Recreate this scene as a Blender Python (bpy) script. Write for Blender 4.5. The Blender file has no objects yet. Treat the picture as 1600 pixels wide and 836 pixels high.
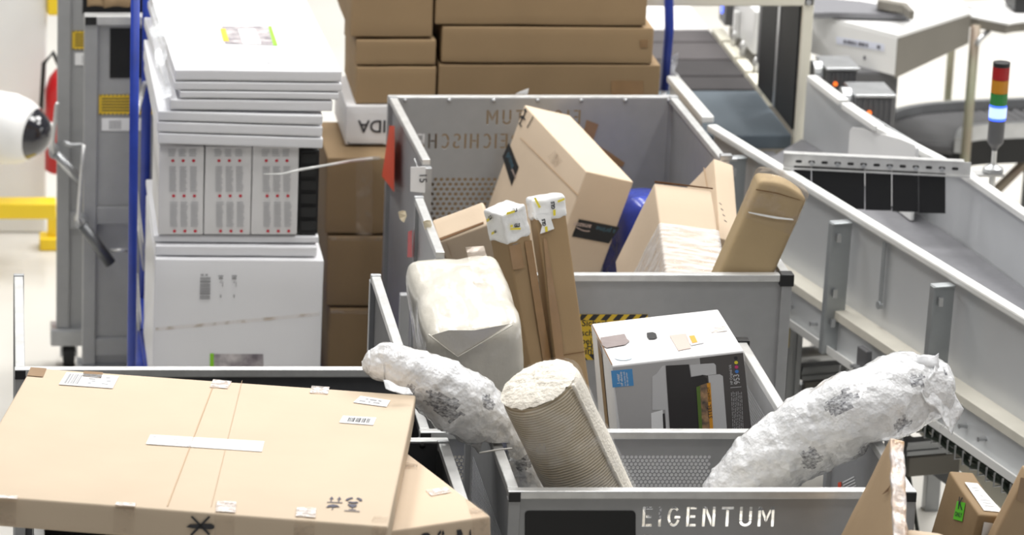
import bpy, bmesh, math, random
from math import sin, cos, pi, radians, sqrt, atan2
from mathutils import Vector, Matrix, noise
from mathutils.geometry import tessellate_polygon
random.seed(7)
V = Vector
def nvec(p):      # repeatable vector noise
    p = V(p); return V((noise.noise(p), noise.noise(p+V((19.1, 33.4, 47.2))), noise.noise(p+V((74.2, -12.5, 8.6)))))
SC = bpy.context.scene
COL = SC.collection

# ------------------------------------------------------------------ camera
F = 5800.0; PITCH = atan2(1782.0, F); ZC = 4.13
CAM = V((0, 0, ZC))
FW = V((0, cos(PITCH), -sin(PITCH))); UP = V((0, sin(PITCH), cos(PITCH))); RT = V((1, 0, 0))
def ray(x, y): return RT*(x/F) + UP*(-(y-418)/F) + FW
def at_y(x, y, Y): d = ray(x, y); return CAM + d*(Y/d.y)
def at_z(x, y, Z): d = ray(x, y); return CAM + d*((Z-ZC)/d.z)
def at_x(x, y, X): d = ray(x, y); return CAM + d*(X/d.x)
def at_pl(x, y, P, N):
    d = ray(x, y); return CAM + d*((P-CAM).dot(N)/d.dot(N))

cd = bpy.data.cameras.new('camera'); cam = bpy.data.objects.new('camera', cd); COL.objects.link(cam)
cam.location = CAM; cam.rotation_euler = (pi/2-PITCH, 0, 0)
cd.sensor_width = 36; cd.lens = 36*F/1600; cd.shift_x = 0.5; cd.clip_end = 200
cd.dof.use_dof = True; cd.dof.focus_distance = 8.9; cd.dof.aperture_fstop = 5.0
SC.camera = cam

# ------------------------------------------------------------------ materials
def mat(name, col=(.8,.8,.8), rough=.5, metal=0., var=0., vscale=8., bump=0., bscale=60., stretch=None,
        coat=0., trans=0., emit=None, estr=0., col2=None, detail=4., spec=.5, alpha=1., bdist=.002, bump2=0., b2scale=6.):
    m = bpy.data.materials.new(name); m.use_nodes = True
    nt = m.node_tree; b = nt.nodes['Principled BSDF']; L = nt.links
    b.inputs['Base Color'].default_value = (*col, 1); b.inputs['Roughness'].default_value = rough
    b.inputs['Metallic'].default_value = metal; b.inputs['Coat Weight'].default_value = coat
    b.inputs['Coat Roughness'].default_value = .12
    b.inputs['Transmission Weight'].default_value = trans; b.inputs['Alpha'].default_value = alpha
    b.inputs['Specular IOR Level'].default_value = spec
    if emit: b.inputs['Emission Color'].default_value = (*emit, 1); b.inputs['Emission Strength'].default_value = estr
    tc = nt.nodes.new('ShaderNodeTexCoord'); mp = nt.nodes.new('ShaderNodeMapping')
    L.new(tc.outputs['Object'], mp.inputs['Vector'])
    if stretch: mp.inputs['Scale'].default_value = stretch
    if var or col2:
        n = nt.nodes.new('ShaderNodeTexNoise'); n.inputs['Scale'].default_value = vscale; n.inputs['Detail'].default_value = detail
        L.new(mp.outputs['Vector'], n.inputs['Vector'])
        r = nt.nodes.new('ShaderNodeValToRGB'); L.new(n.outputs['Fac'], r.inputs['Fac'])
        c2 = col2 or tuple(min(1, c*(1+var)) for c in col); c1 = col if col2 else tuple(c*(1-var) for c in col)
        r.color_ramp.elements[0].position = .3; r.color_ramp.elements[1].position = .7
        r.color_ramp.elements[0].color = (*c1, 1); r.color_ramp.elements[1].color = (*c2, 1)
        L.new(r.outputs['Color'], b.inputs['Base Color'])
    prev = None
    for s, d, sc in ((bump, bdist, bscale), (bump2, .01, b2scale)):
        if s:
            n = nt.nodes.new('ShaderNodeTexNoise'); n.inputs['Scale'].default_value = sc; n.inputs['Detail'].default_value = 5
            L.new(mp.outputs['Vector'], n.inputs['Vector'])
            bp = nt.nodes.new('ShaderNodeBump'); bp.inputs['Strength'].default_value = s; bp.inputs['Distance'].default_value = d
            L.new(n.outputs['Fac'], bp.inputs['Height'])
            if prev: L.new(prev.outputs['Normal'], bp.inputs['Normal'])
            prev = bp
    if prev: L.new(prev.outputs['Normal'], b.inputs['Normal'])
    return m

def s2l(r, g, b):
    f = lambda c: (c/255/12.92) if c <= 10 else ((c/255+.055)/1.055)**2.4
    return (f(r), f(g), f(b))

def card(name, rgb, var=.05, corr=(1, 1, 1)):
    m = mat(name, s2l(*rgb), .72, var=var, vscale=5, bump=.12, bscale=180, stretch=corr, spec=.25, bump2=.12, b2scale=9)
    return m

def film(name, col=(.9, .92, .95), amount=.35, rough=.12, scale=18., stretch=(1, 1, 1), lo=.45, hi=.7):
    """clear plastic film: see-through with glossy creases"""
    m = bpy.data.materials.new(name); m.use_nodes = True; nt = m.node_tree; L = nt.links
    b = nt.nodes['Principled BSDF']
    b.inputs['Base Color'].default_value = (*col, 1); b.inputs['Roughness'].default_value = rough
    tc = nt.nodes.new('ShaderNodeTexCoord'); mp = nt.nodes.new('ShaderNodeMapping'); mp.inputs['Scale'].default_value = stretch
    n = nt.nodes.new('ShaderNodeTexNoise'); n.inputs['Scale'].default_value = scale; n.inputs['Detail'].default_value = 6
    L.new(tc.outputs['Object'], mp.inputs['Vector']); L.new(mp.outputs['Vector'], n.inputs['Vector'])
    r = nt.nodes.new('ShaderNodeMapRange'); L.new(n.outputs['Fac'], r.inputs['Value'])
    r.inputs['From Min'].default_value = lo; r.inputs['From Max'].default_value = hi
    r.inputs['To Min'].default_value = amount*.35; r.inputs['To Max'].default_value = min(1, amount*1.8)
    L.new(r.outputs['Result'], b.inputs['Alpha'])
    bp = nt.nodes.new('ShaderNodeBump'); bp.inputs['Strength'].default_value = .8; bp.inputs['Distance'].default_value = .004
    L.new(n.outputs['Fac'], bp.inputs['Height']); L.new(bp.outputs['Normal'], b.inputs['Normal'])
    return m

M = {}
M['kraft'] = card('cardboard_light', (203, 185, 162), .03)
M['kraft2'] = card('cardboard_pale', (209, 189, 165), .03)
M['kraft_tan'] = card('cardboard_tan', (184, 158, 126), .05)
M['kraft_brown'] = card('cardboard_brown', (160, 135, 102), .05)
M['kraft_dark'] = card('cardboard_dark_brown', (143, 120, 90), .06)
M['kraft_olive'] = card('cardboard_olive', (168, 147, 113), .06)
M['kraft_in'] = card('cardboard_edge', (112, 82, 54), .1)
M['seam'] = mat('flap_gap', s2l(70, 50, 34), .9)
M['crease'] = mat('crease_line', s2l(192, 164, 132), .8)
M['btape'] = mat('brown_tape', s2l(150, 118, 82), .3, var=.08, vscale=20, coat=.3, bump=.3, bscale=40)
M['ctape'] = film('clear_tape', (.62, .50, .38), .22, .16, 26, (1, 1, 1), .5, .72)
M['glint'] = film('painted_tape_glint', (.90, .82, .77), .85, .2, 60, (1, 1, 1), .42, .55)  # pale patchy colour paints white glints on clear tape
M['wtape'] = mat('white_parcel_tape', (.86, .86, .85), .3, bump=.5, bscale=35, bump2=.5, b2scale=25, coat=.3)
M['gtape'] = mat('grey_tape', s2l(142, 130, 128), .4, var=.1, vscale=30, bump=.3)
M['white'] = mat('white_board', (.80, .80, .82), .5, var=.015, vscale=5, bump=.05)
M['whiteb'] = mat('white_carton', (.78, .77, .77), .55, var=.02, vscale=5, bump=.05)
M['paper'] = mat('paper_label', (.86, .86, .86), .5)
M['ink'] = mat('black_ink', (.03, .03, .035), .6)
M['inkg'] = mat('grey_ink', (.33, .33, .34), .6)
M['inkl'] = mat('pale_grey_ink', (.56, .56, .57), .6)
M['inkb'] = mat('blue_grey_ink', s2l(82, 80, 92), .7)
M['galv'] = mat('galvanised_sheet', (.40, .405, .412), .42, .42, var=.035, vscale=22, bump=.05, bscale=200)
M['galv_shaded'] = mat('shade_toned_sheet', (.075, .077, .082), .5, .2, var=.1, vscale=14)  # container sheet with shade put into its dark colour
M['alu'] = mat('aluminium_rail', (.66, .66, .65), .34, .55, var=.10, vscale=24, stretch=(1, 1, 1), bump=.08, bscale=120)
M['steel'] = mat('steel_tube', (.50, .51, .52), .35, .8, var=.1, vscale=14)
M['steeld'] = mat('dark_steel', (.16, .165, .17), .4, .6, var=.12, vscale=10)
M['profile'] = mat('aluminium_profile', (.33, .34, .35), .38, .7, var=.08, vscale=6)
M['blackp'] = mat('black_plastic', (.012, .012, .013), .4)
M['plate'] = mat('black_plate', (.010, .010, .011), .35, spec=.4)
M['rubber'] = mat('black_rubber', (.02, .02, .02), .7)
M['orange'] = mat('orange_card', s2l(226, 82, 48), .6, var=.03)
M['red'] = mat('red_paint', s2l(190, 26, 30), .4)
M['yellow'] = mat('yellow_paint', s2l(240, 206, 40), .45, var=.05, vscale=3)
M['ysign'] = mat('yellow_sticker', s2l(226, 190, 52), .45)
M['blue'] = mat('blue_steel_paint', s2l(38, 62, 158), .4, var=.15, vscale=12, bump=.1)
M['bag_blue'] = mat('blue_poly', s2l(44, 62, 156), .25, var=.25, vscale=12, bump=.6, bscale=18, bump2=.8, b2scale=10, coat=.3)
M['bag_white'] = mat('white_poly', (.64, .605, .53), .22, var=.05, vscale=5, bump=.5, bscale=24, bdist=.004, bump2=.6, b2scale=9, coat=.35)
M['film'] = film('stretch_film', (.93, .94, .96), .42, .12, 10, (1, 1, 1), .42, .62)
M['film_soft'] = film('soft_film', (.9, .92, .94), .30, .1, 9, (1, 1, 1), .45, .65)
M['film_thin'] = film('thin_film', (.95, .96, .98), .16, .1, 14)
M['film_streak'] = film('streaked_stretch_film', (.97, .97, .98), .44, .14, 12, (1.5, 1.5, 11), .30, .78)
M['concrete'] = mat('concrete_floor', s2l(206, 203, 196), .45, var=.07, vscale=1.1, col2=None, detail=8, bump=.05, bscale=30)
M['plaster'] = mat('white_plaster', (.80, .80, .79), .75, var=.02, vscale=3)
M['wplastic'] = mat('white_plastic', (.80, .80, .79), .35)
M['conv_wall'] = mat('conveyor_sheet', s2l(204, 206, 208), .34, .25, var=.05, vscale=2.2)
M['conv_rail'] = mat('white_guard_rail', (.80, .80, .78), .38, .15, var=.02)
M['belt'] = mat('grey_belt', s2l(118, 118, 122), .55, var=.05, vscale=40)
M['belt_blue'] = mat('blue_grey_belt', s2l(80, 90, 98), .7, var=.04, vscale=3)
M['belt_dark'] = mat('dark_belt', s2l(48, 45, 46), .85, var=.08, vscale=20)
M['belt_mid'] = mat('mid_grey_belt', s2l(74, 70, 71), .85, var=.05, vscale=20)
M['belt_pale'] = mat('pale_belt', s2l(222, 220, 218), .5)
M['curtain'] = mat('black_curtain', (.008, .008, .009), .6)
M['cream'] = mat('cream_paint', s2l(228, 224, 208), .45)
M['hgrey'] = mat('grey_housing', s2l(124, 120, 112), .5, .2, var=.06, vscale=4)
M['hdark'] = mat('dark_grey_housing', s2l(92, 92, 94), .5, var=.06)
M['post_brown'] = mat('worn_post', s2l(150, 132, 118), .5, .2, col2=s2l(150, 156, 132), vscale=5)
M['led_red'] = mat('red_lens', s2l(176, 22, 26), .2, trans=.2)
M['led_amber'] = mat('amber_lens', s2l(206, 140, 28), .2, trans=.2)
M['led_green'] = mat('green_lens', s2l(48, 140, 66), .2, trans=.2)
M['led_blue'] = mat('lit_blue_lens', s2l(60, 90, 250), .2, emit=s2l(70, 110, 255), estr=3.2)
M['led_white'] = mat('lit_lens_core', (.5, .6, 1), .2, emit=(.34, .50, 1), estr=2.6)
M['led_orange'] = mat('orange_indicator', s2l(240, 120, 50), .4, emit=s2l(250, 120, 40), estr=2)
M['glass'] = mat('dark_dome_glass', (.015, .015, .02), .06, coat=1.)
M['green'] = mat('green_print', s2l(140, 205, 48), .5)
M['greenl'] = mat('green_sticker', s2l(96, 200, 40), .5)
M['hpgrey'] = mat('grey_print', s2l(176, 174, 174), .4)
M['hpdark'] = mat('charcoal_print', s2l(84, 80, 79), .4)
M['hpblack'] = mat('black_print', s2l(50, 47, 48), .4)
M['hplight'] = mat('light_grey_print', s2l(200, 199, 200), .4)
M['hpblue'] = mat('blue_print', s2l(74, 146, 204), .4)
M['hppale'] = mat('pale_blue_print', s2l(206, 224, 236), .5)
M['tanp'] = mat('tan_print', s2l(196, 176, 166), .5, var=.05)
M['wink'] = mat('white_ink', (.8, .8, .8), .5)
M['cyanink'] = mat('dim_cyan_ink', s2l(66, 98, 112), .5)
M['mag'] = mat('magenta_dot', s2l(196, 62, 120), .5)
M['cyan'] = mat('cyan_dot', s2l(70, 130, 210), .5)
M['yel'] = mat('yellow_dot', s2l(232, 214, 60), .5)
M['reddot'] = mat('red_dot', s2l(206, 40, 60), .5)
M['photo'] = mat('photo_print', s2l(70, 66, 64), .4, col2=s2l(190, 150, 110), vscale=55)
M['photog'] = mat('grey_photo_print', s2l(112, 104, 112), .5, col2=s2l(206, 200, 200), vscale=24)
M['foliage'] = mat('olive_print', s2l(92, 120, 48), .5)
M['gold'] = mat('orange_print', s2l(224, 156, 44), .5)
M['fleece'] = mat('white_fleece', s2l(240, 234, 222), .95, var=.05, vscale=50, bump=1., bscale=160, bdist=.004, spec=.1)
M['lining'] = mat('cream_lining', s2l(226, 214, 186), .8)

def bubble_mat():
    m = mat('bubble_wrap', (.86, .865, .88), .12, trans=0., coat=1.); m.node_tree.nodes['Principled BSDF'].inputs['Coat Roughness'].default_value = .05
    nt = m.node_tree; L = nt.links; b = nt.nodes['Principled BSDF']
    tc = nt.nodes.new('ShaderNodeTexCoord')
    vo = nt.nodes.new('ShaderNodeTexVoronoi'); vo.inputs['Scale'].default_value = 34; vo.inputs['Detail'].default_value = 2
    n = nt.nodes.new('ShaderNodeTexNoise'); n.inputs['Scale'].default_value = 26; n.inputs['Detail'].default_value = 8; n.inputs['Distortion'].default_value = 1.6
    for q in (vo, n): L.new(tc.outputs['Object'], q.inputs['Vector'])
    b1 = nt.nodes.new('ShaderNodeBump'); b1.inputs['Strength'].default_value = .38; b1.inputs['Distance'].default_value = .012
    b2 = nt.nodes.new('ShaderNodeBump'); b2.inputs['Strength'].default_value = .32; b2.inputs['Distance'].default_value = .006
    L.new(vo.outputs['Distance'], b1.inputs['Height']); L.new(n.outputs['Fac'], b2.inputs['Height'])
    L.new(b1.outputs['Normal'], b2.inputs['Normal']); L.new(b2.outputs['Normal'], b.inputs['Normal'])
    r = nt.nodes.new('ShaderNodeValToRGB'); L.new(n.outputs['Fac'], r.inputs['Fac'])
    r.color_ramp.elements[0].position = .28; r.color_ramp.elements[0].color = (.80, .81, .83, 1)
    r.color_ramp.elements[1].position = .52; r.color_ramp.elements[1].color = (.93, .935, .945, 1)
    L.new(r.outputs['Color'], b.inputs['Base Color'])
    return m
M['bubble'] = bubble_mat()
def bubble_print():
    m = mat('printed_bubble_wrap', (.82, .83, .85), .2, col2=(.16, .16, .18), vscale=120, stretch=(1, 1.6, 1.6), detail=3, coat=.4, bump2=.8, b2scale=30)
    return m
M['bubble_print'] = bubble_print()
def rug_mat():
    m = mat('ribbed_rug', (.5, .45, .36), .85)
    nt = m.node_tree; L = nt.links; b = nt.nodes['Principled BSDF']
    tc = nt.nodes.new('ShaderNodeTexCoord')
    w = nt.nodes.new('ShaderNodeTexWave'); w.wave_type = 'BANDS'; w.bands_direction = 'Z'
    w.inputs['Scale'].default_value = 46; w.inputs['Distortion'].default_value = .9; w.inputs['Detail'].default_value = 2; w.inputs['Detail Scale'].default_value = .35
    n = nt.nodes.new('ShaderNodeTexNoise'); n.inputs['Scale'].default_value = 14
    L.new(tc.outputs['Object'], w.inputs['Vector']); L.new(tc.outputs['Object'], n.inputs['Vector'])
    r = nt.nodes.new('ShaderNodeValToRGB'); L.new(w.outputs['Fac'], r.inputs['Fac'])
    r.color_ramp.elements[0].position = .2; r.color_ramp.elements[0].color = (*s2l(196, 178, 148), 1)
    r.color_ramp.elements[1].position = .75; r.color_ramp.elements[1].color = (*s2l(240, 228, 204), 1)
    mx = nt.nodes.new('ShaderNodeMixRGB'); mx.blend_type = 'MULTIPLY'; mx.inputs['Fac'].default_value = .22
    L.new(r.outputs['Color'], mx.inputs['Color1']); L.new(n.outputs['Fac'], mx.inputs['Color2'])
    L.new(mx.outputs['Color'], b.inputs['Base Color'])
    bp = nt.nodes.new('ShaderNodeBump'); bp.inputs['Strength'].default_value = .7; bp.inputs['Distance'].default_value = .004
    L.new(w.outputs['Fac'], bp.inputs['Height']); L.new(bp.outputs['Normal'], b.inputs['Normal'])
    b.inputs['Coat Weight'].default_value = .25; b.inputs['Coat Roughness'].default_value = .2
    return m
M['rug'] = rug_mat()

# ------------------------------------------------------------------ object helpers
WM = {}
def props(o, label=None, cat=None, group=None, kind=None):
    if label: o['label'] = label
    if cat: o['category'] = cat
    if group: o['group'] = group
    if kind: o['kind'] = kind
    return o
def thing(name, label, cat, loc=(0, 0, 0), rot=None, group=None):
    o = bpy.data.objects.new(name, None); COL.objects.link(o); o.empty_display_size = .1
    mw = Matrix.Translation(V(loc)) @ (rot.to_4x4() if rot else Matrix.Identity(4))
    o.matrix_world = mw; WM[o.name] = mw
    return props(o, label, cat, group)

class MB:
    """collects world-space geometry into one mesh"""
    def __init__(s): s.v = []; s.f = []; s.mi = []
    def add(s, vs, fs, mi=0):
        b = len(s.v); s.v += [V(p) for p in vs]; s.f += [tuple(b+i for i in f) for f in fs]; s.mi += [mi]*len(fs); return s
    def hexa(s, c, mi=0):      # 8 corners: bottom ring then top ring
        return s.add(c, [(3, 2, 1, 0), (4, 5, 6, 7), (0, 1, 5, 4), (1, 2, 6, 5), (2, 3, 7, 6), (3, 0, 4, 7)], mi)
    def box(s, lo, hi, mi=0):
        (a, b, c), (d, e, f) = lo, hi
        return s.hexa([(a, b, c), (d, b, c), (d, e, c), (a, e, c), (a, b, f), (d, b, f), (d, e, f), (a, e, f)], mi)
    def bar(s, p, q, w, h, up=V((0, 0, 1)), mi=0, off=0.):   # rectangular bar from p to q
        p = V(p); q = V(q); d = (q-p).normalized(); r = d.cross(V(up)); r = r.normalized() if r.length > 1e-6 else V((1, 0, 0)); u = r.cross(d)
        p = p+u*off; q = q+u*off
        c = []
        for a in (p, q): c += [a-r*w/2-u*h/2, a+r*w/2-u*h/2, a+r*w/2+u*h/2, a-r*w/2+u*h/2]
        return s.hexa(c, mi)
    def tube(s, path, rad, n=12, mi=0, cap=True):
        path = [V(p) for p in path]; k = len(path); rad = rad if isinstance(rad, (list, tuple)) else [rad]*k
        vs = []; ref = None
        for i, p in enumerate(path):
            d = (path[min(i+1, k-1)]-path[max(i-1, 0)]).normalized()
            if ref is None: ref = d.orthogonal().normalized()
            ref = (ref-d*ref.dot(d)).normalized(); r2 = d.cross(ref)
            vs += [p+(ref*cos(2*pi*j/n)+r2*sin(2*pi*j/n))*rad[i] for j in range(n)]
        fs = [(i*n+j, i*n+(j+1) % n, (i+1)*n+(j+1) % n, (i+1)*n+j) for i in range(k-1) for j in range(n)]
        if cap: fs += [tuple(range(n-1, -1, -1)), tuple((k-1)*n+j for j in range(n))]
        return s.add(vs, fs, mi)
    def cyl(s, p, q, r, n=20, mi=0): return s.tube([p, q], r, n, mi)
    def poly(s, pts, nrm, th, mi=0):   # extruded flat polygon (list of world points), triangulated caps
        pts = [V(p) for p in pts]; n = len(pts); nrm = V(nrm).normalized()
        tri = tessellate_polygon([pts])
        fs = [tuple(t) for t in tri] + [tuple(i+n for i in t) for t in tri]
        fs += [(i, (i+1) % n, (i+1) % n+n, i+n) for i in range(n)]
        return s.add(pts+[p+nrm*th for p in pts], fs, mi)
    def build(s, name, mats, parent=None, loc=None, rot=None, smooth=False, bevel=0., label=None, cat=None, group=None, kind=None, solid=0.):
        if parent is not None:
            root = parent
            while root.parent: root = root.parent
            mw = WM[root.name]
        else:
            if loc is None:
                xs = [p.x for p in s.v]; ys = [p.y for p in s.v]; loc = ((min(xs)+max(xs))/2, (min(ys)+max(ys))/2, min(p.z for p in s.v))
            mw = Matrix.Translation(V(loc)) @ (rot.to_4x4() if rot else Matrix.Identity(4))
        inv = mw.inverted()
        me = bpy.data.meshes.new(name); me.from_pydata([inv @ p for p in s.v], [], s.f)
        for m_ in (mats if isinstance(mats, (list, tuple)) else [mats]): me.materials.append(m_)
        me.polygons.foreach_set('material_index', s.mi)
        bm = bmesh.new(); bm.from_mesh(me); bmesh.ops.recalc_face_normals(bm, faces=bm.faces); bm.to_mesh(me); bm.free()
        if smooth: me.polygons.foreach_set('use_smooth', [True]*len(me.polygons))
        me.update()
        o = bpy.data.objects.new(name, me); COL.objects.link(o)
        if parent is not None: o.parent = parent
        else: o.matrix_world = mw; WM[o.name] = mw
        if bevel:
            b = o.modifiers.new('bevel', 'BEVEL'); b.width = bevel; b.segments = 2; b.limit_method = 'ANGLE'; b.angle_limit = radians(40)
        if solid:
            b = o.modifiers.new('sheet', 'SOLIDIFY'); b.thickness = solid; b.offset = 0
        return props(o, label, cat, group, kind)

def text_polys(txt, bold=0.):
    cu = bpy.data.curves.new('lettering', 'FONT'); cu.body = txt; cu.size = 1; cu.resolution_u = 3; cu.offset = bold
    o = bpy.data.objects.new('lettering', cu); COL.objects.link(o)
    dg = bpy.context.evaluated_depsgraph_get(); me = bpy.data.meshes.new_from_object(o.evaluated_get(dg))
    vs = [v.co.copy() for v in me.vertices]; fs = [tuple(p.vertices) for p in me.polygons]
    bpy.data.objects.remove(o); bpy.data.curves.remove(cu); bpy.data.meshes.remove(me)
    x0 = min(v.x for v in vs); x1 = max(v.x for v in vs)
    return [(v.x-x0, v.y) for v in vs], fs, x1-x0
def add_text(mb, txt, P0, P1, N, hscale=1., mi=0, off=.0012, bold=.012):
    """lettering whose baseline runs from P0 to P1 on the plane with outward normal N"""
    vs, fs, w = text_polys(txt, bold); P0 = V(P0); u = V(P1)-P0; L = u.length; u.normalize(); N = V(N).normalized(); v = N.cross(u)
    k = L/w
    return mb.add([P0+u*x*k+v*y*k*hscale+N*off for x, y in vs], fs, mi)

# ------------------------------------------------------------------ cartons
class Crate:
    """oriented cuboid: A = front-left-top corner, e1 right, e2 back, e3 down"""
    def __init__(s, A, E, d):
        s.A = V(A); s.e = [V(x).normalized() for x in E]; s.d = list(d)
        e = s.e; s.rot = Matrix((e[0], e[1], -e[2])).transposed()
        s.base = s.A+e[0]*d[0]/2+e[1]*d[1]/2+e[2]*d[2]
    def pt(s, a, b, c): return s.A+s.e[0]*a*s.d[0]+s.e[1]*b*s.d[1]+s.e[2]*c*s.d[2]
    def plane(s, f):
        return {'t': (s.A, -s.e[2]), 'f': (s.A, -s.e[1]), 'l': (s.A, -s.e[0]), 'r': (s.pt(1, 0, 0), s.e[0])}[f]
    def px(s, f, x, y): P, N = s.plane(f); return at_pl(x, y, P, N)

def grid_ticks(L, r, n):
    inner = [r+(L-2*r)*i/n for i in range(n+1)]
    edge = [r*(1-cos(pi/2*i/3)) for i in range(3)]
    return edge+inner+[L-e for e in reversed(edge)]
def rounded(c, r=.004, n=(4, 4, 4), amp=0., freq=6., seed=0., mod=None):
    """rounded cuboid mesh (MB) for Crate c with gentle dents"""
    T = [grid_ticks(c.d[i], min(r, c.d[i]*.45), n[i]) for i in range(3)]
    idx = {}; mb = MB()
    def vert(i, j, k):
        key = (i, j, k)
        if key not in idx:
            p = [T[0][i], T[1][j], T[2][k]]; rr = [min(r, c.d[a]*.45) for a in range(3)]
            q = V([min(max(p[a], rr[a]), c.d[a]-rr[a]) for a in range(3)]); d = V(p)-q
            R = min(rr)
            if d.length > 1e-9:
                # cube-to-sphere style rounding
                q2 = q+d.normalized()*max(abs(x) for x in d)
            else: q2 = q
            w = c.A+c.e[0]*q2.x+c.e[1]*q2.y+c.e[2]*q2.z
            if amp:
                w = w+nvec(w*freq+V((seed, seed*1.7, -seed)))*amp
            if mod: w = mod(w, q2)
            idx[key] = len(mb.v); mb.v.append(w)
        return idx[key]
    N = [len(t)-1 for t in T]
    def quad(a, b, c_, d): mb.f.append((a, b, c_, d)); mb.mi.append(0)
    for i in range(N[0]):
        for j in range(N[1]):
            for k in (0, N[2]): quad(vert(i, j, k), vert(i+1, j, k), vert(i+1, j+1, k), vert(i, j+1, k))
        for k in range(N[2]):
            for j in (0, N[1]): quad(vert(i, j, k), vert(i+1, j, k), vert(i+1, j, k+1), vert(i, j, k+1))
    for j in range(N[1]):
        for k in range(N[2]):
            for i in (0, N[0]): quad(vert(i, j, k), vert(i, j+1, k), vert(i, j+1, k+1), vert(i, j, k+1))
    return mb

def carton(name, label, cat, c, m, part='box', group=None, r=.005, n=(5, 5, 5), amp=.0012, freq=7., seed=0., mod=None):
    root = thing(name, label, cat, c.base, c.rot, group)
    rounded(c, r, n, amp, freq, seed, mod).build(part, m, root, smooth=True)
    return root
def decal(name, m, parent, c, items, off=.0016, th=.0006, mb=None, label=None):
    """flat pieces on crate faces; items = (face, [pixel polygon]) or (face, [world pts], 'w')"""
    own = mb is None; mb = mb or MB()
    for it in items:
        P, N = c.plane(it[0])
        pts = it[1] if len(it) > 2 else [at_pl(x, y, P, N) for x, y in it[1]]
        mb.poly([V(p)+N*off for p in pts], N, th)
    if own: return mb.build(name, m, parent, label=label)
    return mb
def lettering(name, m, parent, c, face, items, off=.0026, hs=1.):
    mb = MB(); P, N = c.plane(face)
    for txt, a, b in items: add_text(mb, txt, c.px(face, *a), c.px(face, *b), N, hs, off=off)
    return mb.build(name, m, parent)
def quadpts(p00, p10, p11, p01, u0, v0, u1, v1):
    f = lambda u, v: (V(p00)*(1-u)+V(p10)*u)*(1-v)+(V(p01)*(1-u)+V(p11)*u)*v
    return [f(u0, v0), f(u1, v0), f(u1, v1), f(u0, v1)]
def label_bars(mb, c, face, quad, bars, off=.0026):
    """dark bars at uv rectangles inside a pixel quad (p00,p10,p11,p01)"""
    P, N = c.plane(face); q = [c.px(face, *p) for p in quad]
    for u0, v0, u1, v1 in bars: mb.poly([p+N*off for p in quadpts(*q, u0, v0, u1, v1)], N, .0003)
    return mb
def barcode(u0, v0, u1, v1, n, vert=True, seed=1):
    rnd = random.Random(seed); out = []; x = 0.; tot = 1.
    xs = []
    while x < 1:
        w = rnd.choice((.6, 1, 1.8))/n/1.1; xs.append((x, min(1, x+w*.55))); x += w
    for a, b in xs:
        out.append((u0+(u1-u0)*a, v0, u0+(u1-u0)*b, v1) if vert else (u0, v0+(v1-v0)*a, u1, v0+(v1-v0)*b))
    return out
# ------------------------------------------------------------------ stencil alphabet (unit height)
def arc(cx, cy, rx, ry, a0, a1, t, n=14):
    o = [(cx+rx*cos(radians(a0+(a1-a0)*i/n)), cy+ry*sin(radians(a0+(a1-a0)*i/n))) for i in range(n+1)]
    i_ = [(cx+(rx-t)*cos(radians(a0+(a1-a0)*i/n)), cy+(ry-t)*sin(radians(a0+(a1-a0)*i/n))) for i in range(n, -1, -1)]
    return o+i_
def rc(a, b, c, d): return [(a, b), (c, b), (c, d), (a, d)]
def glyph(ch):
    t = .13; g = .035
    if ch == 'E': return .46, [rc(0, 0, t, 1), rc(t+g, 0, .46, t), rc(t+g, .44, .42, .44+t), rc(t+g, 1-t, .46, 1)]
    if ch == 'I': return t, [rc(0, 0, t, 1)]
    if ch == 'H': return .56, [rc(0, 0, t, 1), rc(.56-t, 0, .56, 1), rc(t+g, .44, .56-t-g, .44+t)]
    if ch == 'T': return .56, [rc(0, 1-t, .56, 1), rc(.28-t/2, 0, .28+t/2, 1-t-g)]
    if ch == 'N': return .6, [rc(0, 0, t, 1), rc(.6-t, 0, .6, 1), [(t+g, 1), (.6-t-g, .32), (.6-t-g, 0), (t+g, .68)]]
    if ch == 'M': return .76, [rc(0, 0, t, 1), rc(.76-t, 0, .76, 1), [(t+g, 1), (.38-g/2, .5), (.38-g/2, .2), (t+g, .7)], [(.76-t-g, 1), (.76-t-g, .7), (.38+g/2, .2), (.38+g/2, .5)]]
    if ch == 'U': return .58, [rc(0, .3, t, 1), rc(.58-t, .3, .58, 1), arc(.29, .28, .29, .28, 184, 356, t)]
    if ch == 'G': return .6, [arc(.3, .5, .3, .5, 45, 225, t), arc(.3, .5, .3, .5, 232, 338, t), rc(.33, .4, .6, .4+t)]
    if ch in 'OÖ':
        p = [arc(.3, .5, .3, .5, 97, 263, t), arc(.3, .5, .3, .5, -83, 83, t)]
        if ch == 'Ö': p += [rc(.12, 1.08, .24, 1.2), rc(.36, 1.08, .48, 1.2)]
        return .6, p
    if ch == 'C': return .56, [arc(.3, .5, .3, .5, 48, 177, t), arc(.3, .5, .3, .5, 183, 312, t)]
    if ch == 'S': return .5, [arc(.25, .74, .25, .26, 25, 250, t), arc(.25, .26, .25, .26, 70, -155, t)]
    if ch == 'R': return .54, [rc(0, 0, t, 1), arc(t+g, .73, .36, .27, -88, 88, t), [(.22, .44), (.36, .44), (.54, 0), (.39, 0)]]
    if ch == 'P': return .54, [rc(0, 0, t, 1), arc(t+g, .73, .36, .27, -88, 88, t)]
    return .4, []
def stencil(txt, u, v, h, total=None):
    gs = [glyph(c) for c in txt]; w = sum(a for a, _ in gs)
    sp = ((total/h-w)/(len(txt)-1)) if total else .2
    out = []
    for wd, ps in gs:
        for p in ps: out.append([(u+x*h, v+y*h) for x, y in p])
        u += (wd+sp)*h
    return out

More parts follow.
